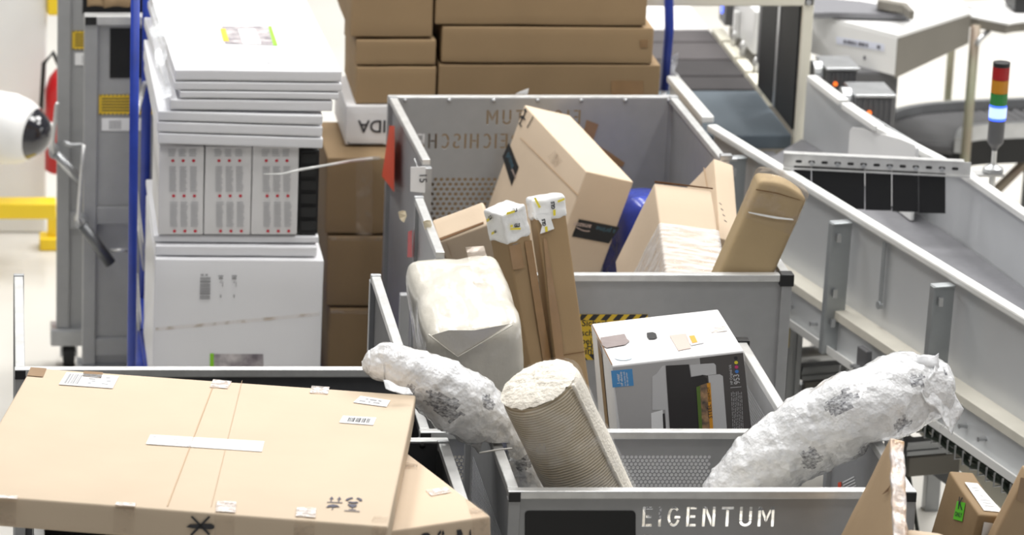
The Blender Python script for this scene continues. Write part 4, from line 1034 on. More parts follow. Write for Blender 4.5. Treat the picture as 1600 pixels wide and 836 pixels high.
# ------------------------------------------------------------------ two folded trolleys on the left
def folded(label, Y, xl, w, ztop, zplate, zstick, zmid, extra):
    root = thing('folded_trolley', label, 'trolley', (xl+w/2, Y+.05, 0), None, 'folded grey trolleys at the left')
    t = .045; D = .09
    for x in (xl, xl+w-t): MB().box((x, Y, .145), (x+t, Y+t, ztop-.03)).build('post', M['galv'], root, bevel=.003)
    MB().box((xl, Y-.004, ztop-.03), (xl+w, Y+t+.006, ztop)).build('top_rail', M['alu'], root, bevel=.003)
    MB().box((xl+.002, Y-.007, ztop-.028), (xl+.04, Y-.003, ztop-.002)).build('end_cap', M['blackp'], root)
    sheet('panel', M['galv'], root, (xl+t, Y+.02, .145), (1, 0, 0), w-2*t, ztop-.175)
    for z in zmid: MB().box((xl+t, Y+.004, z-.03), (xl+w-t, Y+.034, z+.03)).build('cross_bar', M['galv'], root, bevel=.003)
    MB().box((xl-.02, Y-.02, .085), (xl+w+.02, Y+D, .145)).build('base_frame', M['steel'], root, bevel=.006)
    P = V((0, Y+.018, 0)); N = V((0, -1, 0))
    def fl(name, m, a, b, c_, d, par=root, o=.001): 
        return MB().poly([V((a, P.y, b))+N*o, V((c_, P.y, b))+N*o, V((c_, P.y, d))+N*o, V((a, P.y, d))+N*o], N, .0008).build(name, m, par)
    s = root
    xa = xl+.085
    fl('black_plate', M['plate'], xa, zplate[0], xa+.36, zplate[1])
    st = fl('yellow_sticker', M['ysign'], xl+.05, zstick[0], xl+.40, zstick[1])
    mb = MB()
    for k in range(5):
        z = zstick[0]+(zstick[1]-zstick[0])*(.18+.15*k); mb.poly([V((xl+.06+a, P.y, z+b))+N*.002 for a, b in ((0, 0), (.26-.02*(k % 3), 0), (.26-.02*(k % 3), .004), (0, .004))], N, .0004)
    for k in range(26):
        for z in (zstick[0], zstick[1]-.004): mb.poly([V((xl+.052+k*.0135+a, P.y, z+b))+N*.002 for a, b in ((0, 0), (.006, 0), (.008, .004), (.002, .004))], N, .0004)
    mb.build('sticker_print', M['ink'], st)
    lb = fl('barcode_label', M['paper'], xl+.06, zstick[0]-.055, xl+.19, zstick[0]-.012)
    mb = MB()
    for a, b, c_, d in barcode(xl+.085, zstick[0]-.05, xl+.125, zstick[0]-.02, 12, True, 5): mb.poly([V((a, P.y, b))+N*.002, V((c_, P.y, b))+N*.002, V((c_, P.y, d))+N*.002, V((a, P.y, d))+N*.002], N, .0004)
    mb.build('barcode', M['inkg'], lb)
    for x in (xl+.045, xl+w-.12):
        mb = MB(); mb.cyl((x-.02, Y+.03, .046), (x+.02, Y+.03, .046), .046, 24); wh = mb.build('caster', M['rubber'], root, bevel=.005)
        mb = MB(); mb.cyl((x-.022, Y+.03, .046), (x+.022, Y+.03, .046), .022, 16); mb.box((x-.03, Y+.0, .04), (x-.023, Y+.06, .085)); mb.box((x+.023, Y+.0, .04), (x+.03, Y+.06, .085)); mb.build('fork', M['steel'], wh)
    # the swung latch bars
    for nm, m, r_, pts in extra: MB().tube([at_y(a, b, Y-.05) for a, b in pts], r_, 12).build(nm, m, root, smooth=True)
    br = MB(); q = at_y(*extra[0][3][-1], Y-.05); br.cyl(q, V((q.x, Y+.02, q.z)), .02, 12); br.build('hinge_pin', M['steel'], root)
    return root
z = lambda y, Y: at_y(0, y, Y).z
folded('taller folded grey trolley standing behind at the far left, wheel showing', 12.25, at_y(90, 0, 12.25).x, .70, 1.47, (z(23, 12.25), z(-55, 12.25)), (z(79, 12.25), z(50, 12.25)), [z(345, 12.25)],
       [('latch_rod', M['alu'], .007, [(91, 160), (88, 165), (82, 232), (85, 240)]), ('latch_arm', M['steel'], .017, [(88, 240), (130, 288)]), ('handle', M['steel'], .008, [(98, 222), (112, 227), (133, 226)])])
folded('shorter folded grey trolley standing in front, large black plate near its top', 11.85, at_y(132, 0, 11.85).x, .66, z(25, 11.85), (z(124, 11.85), z(46, 11.85)), (z(181, 11.85), z(150, 11.85)), [z(338, 11.85), z(543, 11.85)],
       [('latch_rod', M['alu'], .007, [(131, 226), (128, 262), (122, 342), (126, 350)]), ('latch_arm', M['steeld'], .019, [(130, 352), (173, 412)]), ('handle', M['alu'], .006, [(172, 391), (205, 391)])])
# crumpled brown paper on top of the shorter trolley
sc_ = thing('brown_paper', 'crumpled brown packing paper on top of the shorter folded trolley', 'paper', at_y(165, 15, 11.9))
for a, b, w_, sd in (((137, 14), (176, 16), 40, 1), ((160, 15), (206, 18), 48, 5)):
    P0, P1 = at_y(*a, 11.9), at_y(*b, 11.9); zt = z(25, 11.85)+.014; P0.z = zt; P1.z = zt
    crumple('paper_fold', M['kraft_dark'], sc_, P0, P1-P0, V((.0, .05, .16)), 16, 14, .018, sd, 16)

# ------------------------------------------------------------------ pallet trolley of white flat boxes (left)
Yw = 10.6; wy = lambda x, y, Y=Yw: at_y(x, y, Y)
def vbox(name, label, cat, m, xl, xr_, yt, yb_, Y, depth, yaw=0., group=None, part='box', roll=0., amp=.001, seed=0., r=.004):
    a = at_y(xl, yt, Y); b = at_y(xr_, yb_, Y); w = b.x-a.x; h = a.z-b.z-.0035
    Rm = Matrix.Rotation(radians(yaw), 3, 'Z') @ Matrix.Rotation(radians(roll), 3, 'Y')
    c = Crate(a, (Rm @ V((1, 0, 0)), Rm @ V((0, 1, 0)), Rm @ V((0, 0, -1))), (w, depth, h))
    return carton(name, label, cat, c, m, part, group, r=r, amp=amp, seed=seed), c
trolley = thing('blue_trolley', 'blue post trolley carrying the white flat boxes', 'trolley', (.72, 11.1, 0))
MB().box((.45, 10.58, .37), (.99, 11.74, .428)).build('platform', M['blue'], trolley, bevel=.006)
for x, y, zt, nm in ((at_y(209.5, 200, 10.55).x, 10.56, 1.95, 'post'), (at_y(228, 200, 11.72).x, 11.72, 2.0, 'post')):
    MB().tube([(x, y, .10), (x, y, zt)], .0135 if y < 11 else .0165, 18).build(nm, M['blue'], trolley, smooth=True)
for a, b in (((212, 300), (226, 420)), ((212, 430), (221, 540)), ((213, 180), (226, 130))):
    MB().tube([at_y(*a, 10.62), at_y(*b, 11.66)], .008, 10).build('brace', M['alu'], trolley, smooth=True)
MB().tube([(.415, 10.56, .40), (.475, 11.70, .40)], .018, 12).build('base_tube', M['blue'], trolley, smooth=True)
for x in (.50, .93):
    for y in (10.68, 11.6): caster(trolley, x, y, .37)
# lowest: large white carton and two flat ones
gw = 'white flat boxes on the blue trolley'
_, c = vbox('white_carton', 'large white carton low on the blue trolley, barcode on its front', 'carton', M['white'], 242, 500, 405, 636, Yw, .70, roll=.4, amp=.0015)
wc = _
mb = MB(); q = [(312, 428), (330, 428), (329, 468), (311, 468)]
label_bars(mb, c, 'f', q, barcode(.05, .12, .95, .98, 12, False, 4)+[(.1, 0, .35, .06), (.5, 0, .7, .06)])
for x in (341, 362): label_bars(mb, c, 'f', [(x, 428), (x+9, 428), (x+9, 468), (x, 468)], [(.0, .05, .9, .09), (.1, .12, .8, .2), (.3, .3, .5, .34), (.7, .3, .8, .5), (.3, .8, .5, .92)], .0022)
mb.build('barcode', M['inkg'], wc)
pl_ = decal('printed_picture', M['photog'], wc, c, [('f', [(333, 553), (411, 553), (412, 600), (333, 600)])]); decal('green_stripe', M['green'], wc, c, [('f', [(328, 552), (334, 552), (334, 600), (328, 600)])], off=.002)
decal('clear_tape', M['ctape'], wc, c, [('f', [(243, 512), (499, 488), (499, 493), (243, 517)])])
_, c = vbox('white_flat_box', 'upper thin white flat box on the large white carton', 'box', M['white'], 240, 498, 368, 379.6, Yw+.04, .62, roll=.5, group=gw, seed=2)
_, c = vbox('white_flat_box', 'lower thin white flat box on the large white carton', 'box', M['white'], 243, 495, 384, 400.6, Yw+.02, .64, roll=.5, group=gw, seed=3)
# three upright cartons with printed text and red dots
for i, (xa, xb, nm) in enumerate(((249, 317, 'left'), (321, 391, 'middle'), (395, 464, 'right'))):
    root, c = vbox('printed_carton', {'left': 'left one of three upright white cartons printed with red dots', 'middle': 'middle one of three upright white cartons printed with red dots', 'right': 'right one of three upright white cartons printed with red dots'}[nm],
                   'carton', M['whiteb'], xa, xb, 229.5, 368.6, Yw+.03, .46, group='upright white cartons with red dots', seed=i+4)
    P, N = c.plane('f'); rnd = random.Random(i)
    for col_ in range(3):
        for row in range(3):
            tx = MB()
            x0_ = xa+14+col_*16.2+row*1.3; yt = 226+row*55-21
            for k in range(13):
                y = yt+k*3.1
                if y < 232: continue
                w_ = 9+3*rnd.random(); tx.poly([at_pl(a, b, P, N)+N*.002 for a, b in ((x0_, y), (x0_+w_, y), (x0_+w_, y+1.6), (x0_, y+1.6))], N, .0003)
            tx.build('text_block', M['inkl'], root); cx, cy = x0_+7, yt+13*3.1+5.5
            MB().poly([at_pl(cx+2.6*cos(k*pi/5), cy+2.2*sin(k*pi/5), P, N)+N*.002 for k in range(10)], N, .0003).build('red_dot', M['reddot'], root)
_, c = vbox('black_crate', 'black slotted plastic crate right of the upright white cartons', 'crate', M['blackp'], 468, 496, 235, 367.6, Yw+.05, .42)
mb = MB(); P, N = c.plane('f')
for k in range(6): mb.poly([at_pl(a, b, P, N)+N*.001 for a, b in ((470, 240+k*21), (494, 240+k*21), (494, 254+k*21), (470, 254+k*21))], N, .004)
mb.build('slat_relief', M['rubber'], _)
# leaning pile of flat white boxes
pile = ((273.6, 535.5, 108.5, 127, 'topmost white flat box of the pile, picture on its lid'), (272, 535, 127.5, 142, 'second white flat box from the top of the pile'), (281, 531, 142.5, 155, 'third white flat box from the top of the pile'),
        (266, 521, 155.5, 173, 'fourth white flat box from the top, pushed to the right'), (246.5, 505, 173.5, 190, 'third white flat box from the bottom of the pile'), (246, 504, 190.5, 208, 'second white flat box from the bottom of the pile'), (247.5, 505, 208.5, 226.5, 'bottom white flat box of the pile, on the upright cartons'))
for i, (xa, xb, ya, yb_, lab) in enumerate(pile):
    root, c = vbox('white_flat_box', lab, 'box', M['white'], xa, xb, ya, yb_, Yw+.0, 1.06 if i < 4 else .9, roll=1.2 if i < 4 else 1.9, group=gw, seed=i+7, amp=.0015, yaw=2.0 if i < 4 else .5)
    if i == 0:
        q = [(346, 42), (424, 42), (434, 72), (352, 69)]
        decal('printed_picture', M['photog'], root, c, [('t', q)]); decal('picture_field', M['ysign'], root, c, [('t', [(344, 46), (352, 46), (358, 66), (349, 65)])], off=.0024); decal('picture_field', M['paper'], root, c, [('t', [(372, 47), (398, 47), (408, 70), (380, 70)])], off=.0024)
        decal('green_stripe', M['green'], root, c, [('t', [(419, 42), (424, 42), (434, 72), (427, 72)])], off=.0024)
        decal('small_print', M['inkl'], root, c, [('t', [(416, 94), (426, 94), (428, 100), (417, 100)])])
crumple('film_wrap', M['film_soft'], trolley, at_y(236, 12, Yw+.5)-V((.0, 0, 0)), at_y(250, 160, Yw-.02)-at_y(236, 12, Yw+.5), at_y(268, 150, Yw-.02)-at_y(250, 160, Yw-.02), 30, 14, .014, 4, 14)
0 and crumple('film_wrap', M['film_thin'], trolley, at_y(240, 180, Yw-.04), at_y(240, 560, Yw-.04)-at_y(240, 180, Yw-.04), at_y(508, 190, Yw-.04)-at_y(240, 180, Yw-.04), 40, 24, .006, 8, 10)
mb = MB(); pts = [(412, 272), (440, 272), (470, 265), (505, 259), (545, 252), (578, 248), (592, 247)]
mb.tube([at_y(a, b, (10.55, 10.56, 10.58, 10.62, 11.05, 11.28, 11.40)[i]) for i, (a, b) in enumerate(pts)], [.0015, .003, .0045, .004, .005, .006, .006], 8); mb.build('film_strand', mat('twisted_film', (.86, .86, .84), .15, coat=1., alpha=.75), trolley, smooth=True, label='twisted strand of clear film pulled towards the brown cartons')

# ------------------------------------------------------------------ brown cartons behind
trol2 = thing('blue_trolley', 'blue post trolley carrying the brown cartons behind the rear container', 'trolley', (1.65, 11.95, 0))
MB().box((1.0, 11.45, .14), (2.32, 12.10, .188)).build('platform', M['blue'], trol2, bevel=.006)
px_ = at_y(1042, 60, 12.04).x
MB().tube([(px_, 12.04, .19), (px_, 12.04, at_y(0, 128, 12.04).z)], .011, 16).build('post_foot', M['steel'], trol2, smooth=True)
zb_ = at_y(0, 140, 12.04).z
MB().tube([(px_, 12.04, zb_), (px_+.006, 12.04, at_y(0, 40, 12.04).z), (px_-.004, 12.04, at_y(0, -20, 12.04).z), (px_-.03, 12.04, at_y(0, -120, 12.04).z)], .0155, 18).build('post', M['blue'], trol2, smooth=True)
for x in (1.12, 2.2):
    for y in (11.56, 12.0): caster(trol2, x, y, .14)
crumple('film_wrap', M['film'], trol2, at_y(1046, 90, 12.07), at_y(1030, 150, 12.07)-at_y(1046, 90, 12.07), V((.03, -.02, .02)), 16, 10, .014, 2, 24)
mb = MB(); mb.tube([at_y(a, b, 12.07) for a, b in ((1048, 91), (1053, 100), (1050, 110), (1058, 117), (1061, 120))], .0035, 8); mb.build('film_tail', M['bubble'], trol2, smooth=True)
gb = 'brown cartons stacked behind the containers'
def bbox(lab, *a, m='kraft_brown', **k):
    root, c = vbox('brown_carton', lab, 'carton', M[m], *a, group=gb, amp=.0018, r=.006, **k)
    P, N = c.plane('f')
    return root, c
r_, c = bbox('top one of the three square brown cartons left of the rear container', 511, 652, 246, 367, 11.46, .45, m='kraft_dark', seed=1)
decal('clear_tape', M['ctape'], r_, c, [('f', [(556, 246), (582, 246), (582, 367), (556, 367)])])
r_, c = bbox('middle one of the three square brown cartons left of the rear container', 512, 652, 369, 480, 11.46, .45, m='kraft_dark', seed=2)
decal('clear_tape', M['ctape'], r_, c, [('f', [(513, 369), (600, 369), (600, 377), (513, 375)])])
r_, c = bbox('bottom one of the three square brown cartons left of the rear container', 514, 652, 482, 607, 11.46, .45, m='kraft_dark', seed=3)
decal('clear_tape', M['ctape'], r_, c, [('f', [(516, 484), (600, 484), (600, 492), (516, 489)])])
ti = 11.72; zc1 = at_y(0, 246, 11.46).z
ida, c = vbox('white_carton', 'white carton with upside-down black lettering on the square brown cartons', 'carton', M['whiteb'], 541, 668, 165.5, 228, 11.585, .40, seed=4)
lettering('lettering', M['ink'], ida, c, 'f', [('IDA', (602.5, 188), (559, 188))], hs=1.05)
mb = MB(); P, N = c.plane('f'); mb.poly([at_pl(a, b, P, N)+N*.002 for a, b in ((544, 221), (546, 224), (600, 224), (600, 225), (545, 225.4), (543, 222))], N, .0003); mb.build('print_line', M['ink'], ida)
r_, c = bbox('lower half height brown carton on the white lettered carton', 557, 680, 104.5, 164, 11.60, .42, m='kraft_brown', seed=5)
r_, c = bbox('flat brown carton in the middle of the narrow upper stack', 557, 680, 62, 103.5, 11.60, .42, m='kraft_brown', seed=6)
r_, c = bbox('topmost brown carton of the narrow upper stack, cut by the picture top', 551, 675, -40, 60, 11.60, .52, m='kraft_brown', seed=7)
r_, c = bbox('top wide brown carton of the wide stack, cut by the picture top', 683, 1010, -34, 40, 11.60, .46, m='kraft_brown', seed=8, roll=.4)
r_, c = bbox('middle wide brown carton of the wide stack, sticking out to the right', 692, 1019, 41.5, 99.5, 11.60, .46, m='kraft_brown', seed=9, roll=.4)
decal('brown_tape', M['btape'], r_, c, [('f', [(1000, 62), (1012, 62), (1012, 74), (1000, 74)])])
r_, c = bbox('deep brown carton at the bottom of the wide stack, partly hidden by the rear container', 686, 1006, 101.5, 587, 11.60, .46, m='kraft_dark', seed=10)
decal('brown_tape', M['btape'], r_, c, [('f', [(955, 126), (1005, 126), (1005, 150), (955, 150)])])
# white paper scrap on the rim
p = at_y(820, 146, 11.19); mb = MB(); mb.poly([at_y(a, b, 11.23) for a, b in ((805, 147), (813, 143), (826, 138), (824, 147))], (0, -1, 0), .002); mb.build('paper_scrap', M['paper'], None, label='white paper scrap caught on the rear container rim', cat='paper scrap')
# ------------------------------------------------------------------ straight conveyor on the right
A0 = at_z(1112, 194, 1.10); A1 = at_z(1600, 490, 1.10); u = (A1-A0); u.z = 0; u.normalize(); nrm = V((-u.y, u.x, 0));   # towards +x side
if nrm.x < 0: nrm = -nrm
near = lambda s, o=0., z=0.: V((A0.x, A0.y, 0))+u*s+nrm*o+V((0, 0, z))
Ln = 3.9
conv = thing('belt_conveyor', 'long belt conveyor with pale sheet side walls running down the right side', 'conveyor', near(1.6, .3))
def strip(name, m, pts, up=(0, 0, 1), w=.004, h=.02, par=None, bevel=0.):
    mb = MB()
    for p, q in zip(pts[:-1], pts[1:]): mb.bar(p, q, w, h, up)
    return mb.build(name, m, par or conv, bevel=bevel)
zt, zb = 1.10, .80
MB().bar(near(0, .0, zt-.012), near(Ln, .0, zt-.012), .034, .024).build('guard_rail', M['conv_rail'], conv, bevel=.006)
MB().bar(near(0, .012, (zt+zb)/2-.015), near(Ln, .012, (zt+zb)/2-.015), .004, zt-zb-.03).build('side_wall', M['conv_wall'], conv)
# foot flange, lower channel
mb = MB(); mb.bar(near(0, -.018, zb), near(Ln, -.018, zb), .058, .006); mb.bar(near(0, -.048, zb-.011), near(Ln, -.048, zb-.011), .006, .028); mb.build('upper_flange', mat('dusty_flange', s2l(206, 202, 190), .5, var=.06, vscale=9), conv, bevel=.002)
MB().bar(near(0, -.035, zb-.075), near(Ln, -.035, zb-.075), .004, .10).build('lower_channel', M['conv_wall'], conv)
mb = MB(); mb.bar(near(0, -.052, zb-.125), near(Ln, -.052, zb-.125), .034, .006); mb.bar(near(0, -.068, zb-.115), near(Ln, -.068, zb-.115), .004, .024); mb.build('lower_flange', M['conv_rail'], conv)
def s_at(px, py, z_):  # distance along the near wall of a pixel at height z
    p = at_z(px, py, z_); return (p-near(0)).dot(u)
# brackets that lap over the side wall
for px, py in ((1341, 348), (1504, 446), (1188, 246)):
    s = s_at(px, py, zt-.035)
    mb = MB(); mb.bar(near(s, -.080, zb-.13), near(s, -.074, zt-.03), .026, .006, up=nrm); mb.bar(near(s+.012, -.05, zb-.13), near(s+.012, -.044, zt-.03), .004, .06, up=nrm); mb.bar(near(s-.016, -.045, zt-.03), near(s+.02, -.045, zt-.03), .06, .006)
    mb.build('bracket', mat('zinc_bracket', (.36, .38, .39), .4, .6, var=.08), conv, bevel=.002)
    for z_ in (zt-.07, zb+.06, zb-.03): MB().box(near(s+.024, -.06, z_-.012)-V((.006, .006, 0)), near(s+.024, -.06, z_+.012)+V((.006, .006, 0))).build('bracket_clip', M['steel'], conv)
s = s_at(1398, 380, zt-.04); mb = MB(); mb.bar(near(s, -.004, zb+.07), near(s, -.004, zt-.035), .016, .006, up=nrm); mb.cyl(near(s, -.012, zb+.075), near(s, .0, zb+.075), .012, 10); mb.build('wall_stay', mat('zinc_stay', (.42, .44, .45), .4, .6), conv)
# bolts on the lower channel
for px, py in ((1258, 463), (1277, 476), (1317, 502), (1535, 663), (1560, 684)):
    s = s_at(px, py, zb-.08); MB().cyl(near(s, -.037, zb-.08), near(s, -.06, zb-.08), .007, 10).build('bolt', M['steel'], conv)
# belt, far wall
def far(s): return s
B0 = at_z(1262, 118, 1.09); B1 = at_z(1505, 265, 1.09); B2 = at_z(1600, 330, 1.09); dB = (B2-B1); dB.z = 0; dB.normalize(); B3 = B1+dB*2.6
zbelt = .87
poly = [near(0, .016, zbelt), near(Ln, .016, zbelt), V((B3.x-.006, B3.y, zbelt)), V((B1.x-.006, B1.y, zbelt)), V((B0.x-.006, B0.y, zbelt))]
mb = MB(); mb.poly([p-V((0, 0, .04)) for p in poly], (0, 0, 1), .04); mb.build('belt', M['belt'], conv)
fw_ = MB(); 
for p, q in ((B0, B1), (B1, B3)): fw_.bar(V((p.x, p.y, .975)), V((q.x, q.y, .975)), .004, .22)
fw_.build('far_side_wall', M['conv_wall'], conv)
strip('far_guard_rail', M['conv_rail'], [V((p.x, p.y, 1.09)) for p in (at_z(1268, 122, 1.09), at_z(1318, 160, 1.09))], w=.036, h=.022, bevel=.004)
strip('far_guard_rail', M['conv_rail'], [V((p.x, p.y, 1.085)) for p in (at_z(1322, 165, 1.085), at_z(1374, 201, 1.085))], w=.036, h=.022, bevel=.004)
strip('far_guard_rail', M['conv_rail'], [V((p.x, p.y, 1.08)) for p in (at_z(1376, 203, 1.08), B1)]+[V((B3.x, B3.y, 1.08))], w=.034, h=.022, bevel=.004)
# inner guide plate with a rounded corner
ga = [at_y(1326, 199, 11.62), at_y(1336, 198, 11.6), at_y(1420, 222, 11.15), at_y(1431, 230, 11.12), at_y(1431, 352, 11.12), at_y(1330, 320, 11.62)]
for p in ga: pass
P, N = ga[1], (ga[2]-ga[1]).cross(V((0, 0, 1))).normalized()
if N.y > 0: N = -N
gp = [at_pl(a, b, P, N) for a, b in ((1327, 204), (1331, 199), (1345, 200), (1405, 216), (1429, 226), (1431, 232))]
gp += [V((gp[-1].x, gp[-1].y, zbelt+.004)), V((gp[0].x, gp[0].y, zbelt+.004))]
MB().poly(gp, -N, .012).build('guide_plate', M['wplastic'], conv, bevel=.003)
# legs and cross members
def leg(s, o, ztop, nm='leg'):
    p = near(s, o, 0); mb = MB(); a = .022
    for dx in (-1, 1):
        for dy in (-1, 1): mb.box((p.x+dx*.013-.009, p.y+dy*.013-.009, 0), (p.x+dx*.013+.009, p.y+dy*.013+.009, ztop))
    mb.box((p.x-.016, p.y-.016, 0), (p.x+.016, p.y+.016, ztop)); return mb.build(nm, M['profile'], conv, bevel=.002), p
s1 = s_at(1268, 500, .655); l1, p1 = leg(s1, .0, zb-.13)
mb = MB(); mb.box((p1.x-.045, p1.y-.03, zb-.22), (p1.x-.02, p1.y-.022, zb-.11)); 
for z_ in (zb-.145, zb-.20): mb.cyl((p1.x-.032, p1.y-.03, z_), (p1.x-.032, p1.y-.055, z_), .008, 10)
mb.build('leg_plate', mat('zinc_plate', s2l(186, 172, 130), .45, .4), conv)
s2 = s_at(1446, 612, .655); l2, p2 = leg(s2, -.01, zb-.13)
for s, nm in ((s1, 'a'), (s2, 'b')):
    p, q = near(s, .025, .49), near(s, .52, .49); mb = MB(); mb.bar(p, q, .04, .016, off=.014); mb.bar(p, q, .04, .016, off=-.014); mb.bar(p, q, .03, .03); mb.build('cross_beam', M['profile'], conv, bevel=.002)
    MB().bar(near(s, .5, 0), near(s, .5, zb-.0), .045, .045, up=(1, 0, 0)).build('leg', M['profile'], conv, bevel=.003)
    MB().bar(near(s, .04, .43), near(s, .20, .43), .02, .06).build('splice_box', M['hgrey'], conv, bevel=.003)
s0 = s1-.35
MB().bar(near(s0, .04, 0), near(s0+.05, .0, zb-.13), .022, .022, up=(1, 0, 0)).build('strut', M['steeld'], conv)
MB().bar(near(s0-.1, .3, .3), near(s1+.5, .3, .3), .03, .05).build('long_beam', M['profile'], conv)
MB().bar(near(-.2, .3, .66), near(Ln, .3, .66), .30, .05).build('belt_bed', M['hdark'], conv)
# wire cable tray with cables under the lower flange
mb = MB(); mc = MB()
sA, sB = s_at(1500, 660, .64)-.55, s_at(1600, 724, .64)+.4
k = 0; s = sA
while s < sB:
    mb.tube([near(s, -.03, .64), near(s, -.03, .60), near(s, .02, .60), near(s, .02, .64)], .003, 6); s += .045
mb.build('cable_tray', M['steel'], conv)
for o, z_, sd in ((-.02, .612, 1), (-.005, .616, 4), (.008, .611, 8)):
    mc.tube([near(sA+(sB-sA)*i/40, o+.006*sin(i*.9+sd), z_+.006*sin(i*1.7+sd)) for i in range(41)], .007, 8)
mc.build('cables', mat('dark_green_cable', (.02, .035, .022), .5), conv, smooth=True)
mc = MB()
rnd = random.Random(3)
for i in range(7):
    s = s1+.12+i*.05; a = near(s, .05+rnd.random()*.1, .66); b = near(s+.1*rnd.random(), .12, .50+.1*rnd.random()); c_ = near(s-.1+rnd.random()*.3, .15+rnd.random()*.1, .12)
    pts = path_interp([(a, .006), ((a+b)/2+V((.02*rnd.random(), 0, -.03)), .006), (b, .006), (c_, .006)], 14); mc.tube([p for p, r in pts], .006, 7)
mc.build('hanging_cables', mat('dark_cable', (.03, .035, .03), .5), conv, smooth=True)
# connector block on the channel
s = s_at(1393, 560, zb-.07); mb = MB(); mb.bar(near(s-.03, -.072, zb-.075), near(s+.03, -.072, zb-.075), .02, .085)
blk = mb.build('connector_block', M['hdark'], conv, bevel=.004)
mb = MB()
for i in range(4):
    for j in range(2): mb.cyl(near(s-.025+i*.017, -.08, zb-.11+j*.018), near(s-.025+i*.017, -.10, zb-.11+j*.018), .006, 8)
mb.build('connector_pins', M['steel'], blk)
# taped box-section stub beside the right bubble wrap
p = at_y(1332, 596, 8.75)
tb = MB(); tb.box((p.x-.014, p.y-.014, p.z-.6), (p.x+.014, p.y+.014, p.z)); 
# rollers / motor tubes below the belt
for px, py, Y, r in ((1252, 560, 11.2, .028), (1252, 615, 11.2, .03)):
    p = at_y(px, py, Y); MB().cyl(p-V((.12, 0, 0)), p+V((.35, .1, 0)), r, 20).build('drive_tube', M['steel'], conv, smooth=False)
p = at_y(1555, 660, 10.35); MB().tube([p+V((-.25, .9, .0)), p+V((.10, -.45, -.16))], .085, 28).build('return_drum', M['cream'], conv, smooth=True)

# slotted bar with the black strip curtain
sa = s_at(1222, 258, 1.115); pa = near(sa, .01, 1.127); pb = at_z(1506, 264, 1.127)
cur = thing('strip_curtain', 'black strip curtain hanging from a slotted steel bar across the conveyor', 'curtain', (pa+pb)/2-V((0, 0, .03)))
d = (pb-pa).normalized(); nn_ = d.cross(V((0, 0, 1))).normalized()
if nn_.y > 0: nn_ = -nn_
mb = MB(); hb = .042; mb.bar(pa-d*.02, pb+d*.02, .004, hb); mb.bar(pa-d*.02+V((0, 0, hb/2))-nn_*.012, pb+d*.0+V((0, 0, hb/2))-nn_*.012, .03, .004); mb.bar(pa-d*.02+V((0, 0, -hb/2))+nn_*.006, pb+d*.02+V((0, 0, -hb/2))+nn_*.006, .016, .004)
mb.build('slotted_bar', M['alu'], cur)
L_ = (pb-pa).length; sl = MB(); bo = MB()
for i in range(13):
    q = pa+d*(L_*(.05+.9*i/12))+nn_*.0025
    pts = [q+d*(.0055*sx+.0042*cos(a))+V((0, 0, .0042*sin(a))) for sx, rng in ((1, range(-90, 91, 30)), (-1, range(90, 271, 30))) for a in map(radians, rng)]
    sl.poly(pts, nn_, .0006)
    if i % 2: bo.cyl(q+V((0, 0, -.004)), q+nn_*.006+V((0, 0, -.004)), .0065, 12)
sl.build('slots', M['blackp'], cur); bo.build('bar_bolts', M['steel'], cur)
N_ = nn_
edges = [1240, 1268, 1351.5, 1393.5, 1435.5, 1478]
for i in range(5):
    a, b = edges[i]+.6, edges[i+1]-.8
    P = pa-V((0, 0, .02))+nn_*(.004+.003*(i % 2))
    ya = lambda x: 258+(x-1218)*.052
    lo = 326+(i-1)*2.2
    q = [at_pl(a, ya(a), P, N_), at_pl(b, ya(b), P, N_), at_pl(b, lo+1, P, N_), at_pl(a, lo, P, N_)]
    MB().poly(q, -N_, .004).build('curtain_strip', M['curtain'], cur)

# stack light
pl = at_y(1550, 285, 10.95)
sl_ = thing('signal_tower', 'signal light tower with red amber green and lit blue segments', 'signal light', pl)
zc = lambda y: at_y(1550, y, 10.95).z
X = pl.x; Yp = 10.95
def seg(nm, y0_, y1_, r, m, par=sl_, n=28): return MB().tube([(X, Yp, zc(y1_)), (X, Yp, zc(y0_))], r, n).build(nm, m, par, smooth=False, bevel=.001)
R_ = .0255
def ribbed(nm, y0_, y1_, m):
    n = 48; vs = []; za, zb2 = zc(y1_), zc(y0_)
    for z_ in (za, zb2):
        for j in range(n): r = R_*(1 if j % 2 else .955); vs.append((X+r*cos(2*pi*j/n), Yp+r*sin(2*pi*j/n), z_))
    return MB().add(vs, [(j, (j+1) % n, n+(j+1) % n, n+j) for j in range(n)]+[tuple(range(n)), tuple(range(n, 2*n))]).build(nm, m, sl_)
seg('cap', 97, 104, R_, M['blackp']); ribbed('red_segment', 104, 124, M['led_red']); ribbed('amber_segment', 124.4, 144.5, M['led_amber']); ribbed('green_segment', 145, 163.5, M['led_green'])
ribbed('blue_segment', 164, 187, M['led_blue'])
MB().tube([(X, Yp, zc(183)), (X, Yp, zc(167))], R_*1.02, 28, cap=False).build('lit_core', M['led_white'], sl_)
MB().tube([(X, Yp, zc(235)), (X, Yp, zc(230)), (X, Yp, zc(224)), (X, Yp, zc(222)), (X, Yp, zc(188))], [.008, .012, .022, .0245, .0245], 28).build('base', M['hdark'], sl_)
seg('pole', 230, 262, .0075, M['alu']); MB().tube([(X, Yp, zc(268)), (X, Yp, zc(262)), (X, Yp, zc(257))], [.032, .030, .010], 24).build('flange', M['steel'], sl_)
MB().box((X-.09, Yp-.02, zc(270)-.008), (X+.03, Yp+.03, zc(270))).build('mount', M['alu'], sl_); seg('pole_foot', 262, 330, .010, M['alu'])

